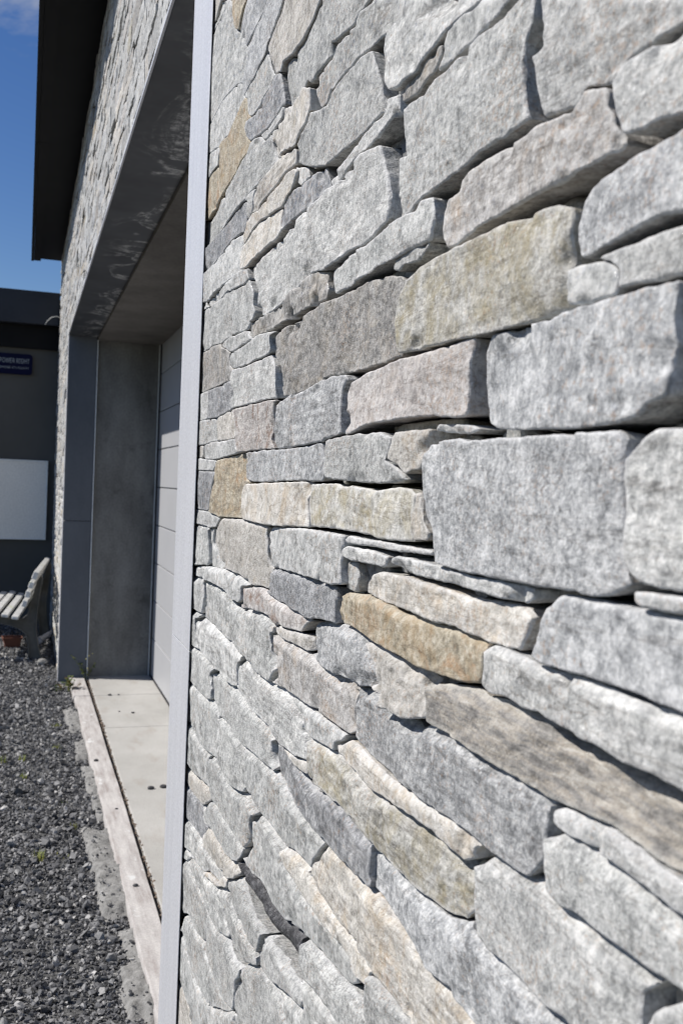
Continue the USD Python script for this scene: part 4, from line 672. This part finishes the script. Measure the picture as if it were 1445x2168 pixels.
# ---------------------------------------------------------------- bench
bench = thing('garden_bench', 'slatted white bench with heavy grey side frames against the stone wall', 'bench', (0, 8.05, 0), -math.atan2(.125, 1.52))
FR = [(.060, .022), (.168, .022), (.146, .106), (.129, .202), (.122, .278), (.125, .393), (.139, .546), (.157, .68), (.141, .706), (.112, .66), (.083, .527), (.058, .431), (.043, .385), (.010, .357), (-.044, .348), (-.152, .366), (-.262, .375), (-.335, .372), (-.352, .36), (-.345, .30), (-.352, .2), (-.372, .106), (-.392, .022), (-.30, .022), (-.297, .107), (-.29, .17), (-.262, .24), (-.22, .284), (-.15, .312), (-.078, .299), (-.006, .268), (.037, .229), (.055, .164), (.062, .107)]
def frame(y, th):
    e = extrude(Polygon(FR).buffer(.003).buffer(-.003), th); e.apply_transform(np.array([[1, 0, 0, 0], [0, 0, 1, y], [0, 1, 0, 0], [0, 0, 0, 1.0]])); e.fix_normals()
    rib = Polygon(FR).buffer(-.0); inner = rib.difference(rib.buffer(-.012))
    r_ = extrude(inner if inner.geom_type == 'Polygon' else max(inner.geoms, key=lambda g: g.area), .010); r_.apply_transform(np.array([[1, 0, 0, 0], [0, 0, 1, y - .008], [0, 1, 0, 0], [0, 0, 0, 1.0]])); r_.fix_normals()
    return cat(e, r_)
for y in (.10, 1.32): obj('side_frame', frame(y, .042), M['bench_frame'], bench)
def slat(cx, cz, w, h, ang):
    b_ = bx(-w / 2, w / 2, 0, 1.50, -h / 2, h / 2, .005); b_.apply_transform(trimesh.transformations.rotation_matrix(ang, [0, 1, 0])); b_.apply_translation((cx, 0, cz)); return b_
for k in range(5): obj('seat_slat', slat(-.038 - .078 * k, .374 + .0165 * min(k, 2) - .006 * max(0, k - 2), .053, .026, .14), M['bench_white'], bench)
for cx, cz in ((.030, .488), (.053, .562), (.076, .636)): obj('back_slat', slat(cx, cz, .040, .052, .28), M['bench_white'], bench)
obj('back_slat', slat(.104, .712, .042, .062, .32), M['bench_white'], bench)

pot = thing('flower_trough', 'small rectangular terracotta trough under the bench seat', 'plant pot', (-.060, 8.75, .022), .12)
def ring(w, d, z): return [(-w, -d, z), (w, -d, z), (w, d, z), (-w, d, z)]
def loft(rs):
    V = np.array([p for r in rs for p in r]); F = []
    for i in range(len(rs) - 1):
        for j in range(4):
            a, b = i * 4 + j, i * 4 + (j + 1) % 4; F += [[a, b, b + 4], [a, b + 4, a + 4]]
    F += [[0, 2, 1], [0, 3, 2]]; n = (len(rs) - 1) * 4; F += [[n, n + 1, n + 2], [n, n + 2, n + 3]]
    return trimesh.Trimesh(V, F, process=False)
obj('pot_body', loft([ring(.055, .045, 0), ring(.073, .058, .075), ring(.080, .065, .076), ring(.082, .067, .094), ring(.074, .059, .0945), ring(.066, .052, .060)]), M['terracotta'], pot)
obj('soil', bx(-.066, .066, -.052, .052, .0605, .068, .002), M['soil'], pot)

pipe = thing('plastic_pipe', 'short grey plastic pipe lying behind the bench leg by the wall', 'pipe')
pm = tube([(.165, 8.86, .062), (.285, 9.10, .098)], .026, 14); pm2 = tube([(.163, 8.856, .0615), (.180, 8.890, .067)], .031, 14)
obj('tube', pm, M['tube'], pipe, 30); obj('collar', pm2, M['tube'], pipe, 30)

# ---------------------------------------------------------------- edging boards, bedding concrete, gravel
def edging(name, label, y0, y1, xl0, xl1, xr0, xr1, seed):
    ys_ = np.arange(y0, y1 + .02, .04); ys_[-1] = y1; g = np.random.default_rng(seed); t = (ys_ - y0) / (y1 - y0)
    L = xl0 + (xl1 - xl0) * t + (meshkit.fbm(np.stack([ys_ * 6, ys_ * 0, ys_ * 0 + seed], 1), 4, 2) - .5) * .012; R_ = xr0 + (xr1 - xr0) * t + (meshkit.fbm(np.stack([ys_ * 4, ys_ * 0, ys_ * 0 + 9.0], 1), 3, 2) - .5) * .004
    prof = [(0, -.10), (0, -.012), (.06, .0), (.5, .0008), (.94, .0), (1, -.012), (1, -.10)]; V = []
    for i, y in enumerate(ys_):
        for u, h in prof:
            z = .020 + h + (0 if h < -.05 else (meshkit.noise(np.array([y * 5, u * 4, seed * 1.0]), 3) - .5) * .006); V.append((L[i] + u * (R_[i] - L[i]), y, z))
    V = np.array(V); n = len(prof); F = []
    for i in range(len(ys_) - 1):
        for j in range(n - 1):
            a = i * n + j; F += [[a, a + n + 1, a + 1], [a, a + n, a + n + 1]]
    e = (len(ys_) - 1) * n
    for j in range(1, n - 1): F += [[0, j, j + 1], [e, e + j + 1, e + j]]
    mm = trimesh.Trimesh(V, F, process=False); mm.fix_normals()
    o = obj(name, mm, M['board'], None, 35); tag(o, label, 'edging board')
edging('edging_board', 'long weathered pinkish edging board between gravel and slab', .9, 6.762, .402, .364, .492, .4775, 3)
edging('edging_board', 'short cracked-off end of pinkish edging board at the far jamb', 6.772, 7.408, .362, .356, .4775, .470, 5)

def haunch_h(x, y):
    p = np.stack([x * 9, y * 3.2, 0 * x + 5], -1); f = meshkit.fbm(p, 4, 7)
    left_ = .402 - .038 * (y - .9) / 5.86; e = np.full(np.shape(x), -1.0)
    for yc, hl, w in ((6.15, .34, .085), (5.55, .26, .07), (4.95, .26, .05), (4.5, .2, .035), (4.02, .30, .105), (3.62, .28, .09), (3.15, .12, .045), (2.88, .22, .075), (2.5, .15, .05)):
        e = np.maximum(e, np.minimum(1 - np.abs(y - yc) / hl, (x - (left_ - w)) / w * 1.6))
    edge = sm((e + .9 * (f - .5)) / .45)
    return -.040 + .022 * sm((x - left_ + .13) / .05) + edge * (.022 + .034 * (f - .4)) + .016 * (meshkit.fbm(p * np.array([5, 12, 1]), 4, 2) - .5)
hx, hy = np.arange(.17, .402, .008), np.arange(2.0, 6.75, .012)
hv, hf = grid_mesh(hx, hy, lambda X, Y: haunch_h(X, Y))
hv[:, 0] += (meshkit.fbm(hv * 30, 2, 1) - .5) * .008
tag(obj('bedding_concrete', (hv, hf), M['haunch'], None, True), kind='structure', label='rough grey bedding concrete spilled along the edging board')

def pebble(seed, flat):
    g = np.random.default_rng(seed); p = g.normal(size=(11, 3)); p /= np.linalg.norm(p, axis=1, keepdims=True); p *= g.uniform(.75, 1.1, (11, 1)); p *= np.array([1, g.uniform(.62, .9), flat]); h = trimesh.convex.convex_hull(p); return h
gi = UsdGeom.PointInstancer.Define(stage, '/World/gravel'); tag(gi, 'loose dark basalt gravel covering the yard', 'gravel', None, 'stuff')
targets = []
for k in range(8):
    path = '/World/gravel/shapes/chipping' + ('' if k == 0 else '_%03d' % k)
    if k == 0: UsdGeom.Scope.Define(stage, '/World/gravel/shapes')
    usdkit.mesh(stage, path, pebble(50 + k, .36 + .045 * k), M['gravel']); targets.append(Sdf.Path(path))
gi.CreatePrototypesRel().SetTargets(targets)
g = np.random.default_rng(77); pos = []; sc = []
def scatter(n, x0, x1, y0, y1, mu, sig, mx):
    x = g.uniform(x0, x1, n); y = g.uniform(y0, y1, n); s = np.clip(np.exp(g.normal(math.log(mu), sig, n)), .003, mx); pos.append(np.stack([x, y], 1)); sc.append(s)
scatter(72000, -.45, .395, 2.2, 8.6, .0058, .5, .022)
scatter(9000, -.45, .30, 8.6, 10.25, .0085, .35, .022)
scatter(700, -.45, .36, 2.2, 9.5, .019, .25, .036)
scatter(9000, .22, .40, 2.2, 6.9, .0045, .3, .012)
scatter(42000, -3.5, -.45, .5, 10.2, .0105, .35, .03)
scatter(16000, -.45, .33, -1.0, 2.2, .0085, .35, .022)
pos = np.vstack(pos); sc = np.concatenate(sc); X, Y = pos[:, 0], pos[:, 1]
zg = gz(X, Y); hh = np.where((X > .17) & (X < .41) & (Y > 2) & (Y < 6.75), haunch_h(X, Y), -1)
left = np.where(Y < 6.765, .402 + (.364 - .402) * (Y - .9) / 5.86, .355)
keep = (X < left - sc * .6) & ~((hh > zg + .004) & (g.random(len(X)) < .93)) & (X < .40)
keep &= ~((Y > Y1 - .02) & (X > F0 - sc)) & ~((Y < 1.9) & (X > F0 - sc))
pos, sc, zg, hh = pos[keep], sc[keep], zg[keep], hh[keep]
z = np.maximum(zg, np.where(hh > zg, hh - .002, -1)) + sc * g.uniform(.0, .75, len(sc))
n = len(sc); q = g.normal(size=(n, 4)) * np.array([1, .45, .45, 1]); q /= np.linalg.norm(q, axis=1, keepdims=True)
gi.CreatePositionsAttr(Vt.Vec3fArray.FromNumpy(np.stack([pos[:, 0], pos[:, 1], z], 1).astype(np.float32)))
gi.CreateScalesAttr(Vt.Vec3fArray.FromNumpy(np.repeat(sc[:, None], 3, 1).astype(np.float32)))
gi.CreateOrientationsAttr(Vt.QuathArray([Gf.Quath(float(a), float(b), float(c_), float(d_)) for a, b, c_, d_ in q]))
gi.CreateProtoIndicesAttr(Vt.IntArray.FromNumpy(g.integers(0, 8, n).astype(np.int32)))
print('gravel', n)

# ---------------------------------------------------------------- small things
def lump(r, seed, sq=(1, 1, .7), sub=2):
    m_ = trimesh.creation.icosphere(sub, 1.0); v = m_.vertices * (1 + .55 * (meshkit.fbm(m_.vertices * 1.6 + seed * 5.3, 3, seed) - .5))[:, None]; return trimesh.Trimesh(v * r * np.array(sq), m_.faces, process=False)
rk = lump(.034, 4, (1.15, .9, .75)); rk.apply_translation((.176, 7.93, .045)); tag(obj('loose_rock', rk, M['rock'], None, 25), 'rough pale fist-sized rock in front of the bench leg', 'rock')
dark = M['rock_dark'] = rough_mat('dark_pebble', (.03, .03, .033), (.075, .075, .08), 60, .8)
for i, (x, y, r, lab) in enumerate([(.622, 4.661, .014, 'dark pebble on the slab, left one of the near pair'), (.683, 4.672, .015, 'dark pebble on the slab, right one of the near pair, beside the strip'), (.600, 6.755, .011, 'larger dark crumb lying on the far cross joint of the slab'), (.66, 6.762, .007, 'tiny dark crumb lying on the far cross joint of the slab'),
                                    (.700, 6.22, .009, 'small dark pebble alone on the far part of the slab'), (.62, 6.27, .006, 'smallest dark pebble on the far part of the slab'), (.402, 5.179, .011, 'dark pebble on the middle of the edging board'), (.430, 3.541, .009, 'dark pebble on the near part of the edging board'), (.438, 4.4, .006, 'tiny pebble on the edging board near its right edge')]):
    l_ = lump(r, i + 20, (1.2, .9, .6), 1); l_.apply_translation((x, y, .020 + r * .45)); tag(obj('pebble', l_, dark, None), lab, 'pebble', 'pebbles on slab and edging board')
dv, df, o = [], [], 0
gj = np.random.default_rng(9)
for k in range(520):
    y = gj.uniform(2.2, 7.3); r = gj.uniform(.002, .0055) * (1.5 if abs(y - 5.95) < .12 or abs(y - 3.62) < .1 or gj.random() < .06 else 1); l_ = lump(r, k, (1, 1.3, .8), 0); l_.apply_translation((.4945 + (4.9 - y) * .0018 + gj.normal(0, .003), y, gj.uniform(.004, .021))); dv.append(l_.vertices); df.append(l_.faces + o); o += len(l_.vertices)
tag(obj('joint_debris', (np.vstack(dv), np.vstack(df)), rough_mat('rusty_grit', (.10, .07, .05), (.24, .19, .15), 40, .95), None), 'rusty grit and crumbs caught in the joint beside the slab', 'grit', None, 'stuff')
oc = lump(.035, 3, (.5, 1.4, .2), 3); oc.vertices += (meshkit.fbm(oc.vertices * 90, 3, 1) - .5)[:, None] * .012; oc.apply_translation((.325, 3.73, .004)); tag(obj('moss_patch', oc, M['orange'], None, True), 'small orange crust on the bedding concrete beside the edging board', 'lichen')

def blade(b, d, L, w, bend, g):
    pts = []; side = np.array([-d[1], d[0], 0.0])
    for t in np.linspace(0, 1, 5):
        c_ = np.array([b[0] + d[0] * L * bend * t * t, b[1] + d[1] * L * bend * t * t, b[2] + L * (t - .35 * bend * t * t)]); ww = w * (1 - t) ** .7; pts += [c_ - side * ww, c_ + side * ww]
    F = []
    for i in range(4): F += [[2 * i, 2 * i + 1, 2 * i + 3], [2 * i, 2 * i + 3, 2 * i + 2]]
    return np.array(pts), np.array(F)
def tuft(x, y, n, L, label, mtl, seed, spread=.03):
    g_ = np.random.default_rng(seed); V, F, o_ = [], [], 0
    for k in range(n):
        a = g_.uniform(0, 6.283); dd = (math.cos(a), math.sin(a)); b_ = (x + g_.normal(0, spread * .4), y + g_.normal(0, spread * .5), float(gz(x, y)) + .004); v, f = blade(b_, dd, L * g_.uniform(.5, 1.1), .0016 + .0012 * g_.random(), g_.uniform(.2, 1.0), g_); V.append(v); F.append(f + o_); o_ += len(v)
    tag(obj('grass_tuft', (np.vstack(V), np.vstack(F)), mtl, None), label, 'grass tuft', 'grass tufts in the gravel')
for i, (x, y, n, L, lab) in enumerate([(.104, 3.95, 34, .040, 'bright green grass tuft standing alone in open gravel'), (.245, 4.274, 16, .032, 'small green tuft beside a dark chip near the bedding concrete'), (.041, 5.06, 18, .035, 'front tuft of the pair at the left edge of the gravel'), (.036, 5.38, 20, .04, 'rear yellowish tuft of the pair at the left edge of the gravel'),
                                       (-.06, 5.35, 14, .05, 'taller dry tuft farthest left in the gravel'), (.221, 5.563, 24, .03, 'wide dry brownish tuft midway along the gravel'), (.231, 6.068, 26, .024, 'low yellow tuft close to the weed at the far jamb'), (.215, 4.638, 10, .02, 'tiny yellow sprig in mid gravel'), (.373, 2.80, 16, .02, 'tiny tuft at the near end beside the edging board'), (.188, 3.97, 6, .016, 'faint green sprig left of the orange crust')]):
    tuft(x, y, n, L, lab, M['grass'], 30 + i)

def weed(name, x, y, z, stems, label, seed, h, lm):
    t_ = thing(name, label, 'weed', group=None); g_ = np.random.default_rng(seed)
    for s_ in range(stems):
        a = g_.uniform(0, 6.283); hh_ = h * g_.uniform(.6, 1.1); lean = g_.uniform(.15, .7); b0_ = np.array([x + g_.normal(0, .014), y + g_.normal(0, .02), z]); tip = b0_ + np.array([math.cos(a) * lean * hh_, math.sin(a) * lean * hh_, hh_]); midp = (b0_ + tip) / 2 + np.array([0, 0, hh_ * .12])
        obj('stem', tube([b0_, midp, tip], .0012, 5), M['grass'], t_, True)
        V, F, o_ = [], [], 0
        for k in range(int(6 + h * 60)):
            u = g_.uniform(.15, 1.0); c_ = (1 - u) ** 2 * b0_ + 2 * u * (1 - u) * midp + u * u * tip; an = g_.uniform(0, 6.283); L = g_.uniform(.018, .040) * (1.15 - .5 * u); dd = np.array([math.cos(an), math.sin(an), g_.uniform(-.1, .6)]); sd = np.array([-math.sin(an), math.cos(an), 0.0])
            v = np.array([c_, c_ + dd * L * .35 + sd * L * .30 + [0, 0, .002], c_ + dd * L * .75 + sd * L * .22, c_ + dd * L, c_ + dd * L * .75 - sd * L * .22, c_ + dd * L * .35 - sd * L * .30 + [0, 0, .002]]); V.append(v); F.append(np.array([[0, 1, 2], [0, 2, 3], [0, 3, 4], [0, 4, 5]]) + o_); o_ += 6
        obj('leaves', (np.vstack(V), np.vstack(F)), lm[s_ % len(lm)], t_)
    return t_
weed('broadleaf_weed', .352, 7.02, .0, 9, 'leafy green and reddish weed sprawling over the short board end', 3, .10, [M['leaf'], M['leaf'], M['leaf_red']])
w2 = weed('broadleaf_weed', .474, 7.36, .015, 4, 'taller thin flowering weed in the corner of the jamb plate and slab', 6, .16, [M['leaf']])
for k, (dx, dy, dz) in enumerate([(.0, .0, .165), (.02, -.01, .19), (.045, .0, .205), (.012, -.015, .10), (.014, -.012, .085)]):
    l_ = lump(.0042, k, (1, 1, .8), 1); l_.apply_translation((.474 + dx, 7.36 + dy, dz)); obj('flower', l_, M['flower'], w2)
weed('broadleaf_weed', .285, 7.08, -.01, 3, 'sparse trailing weed in the gravel at the foot of the jamb', 12, .05, [M['leaf'], M['leaf_red']])
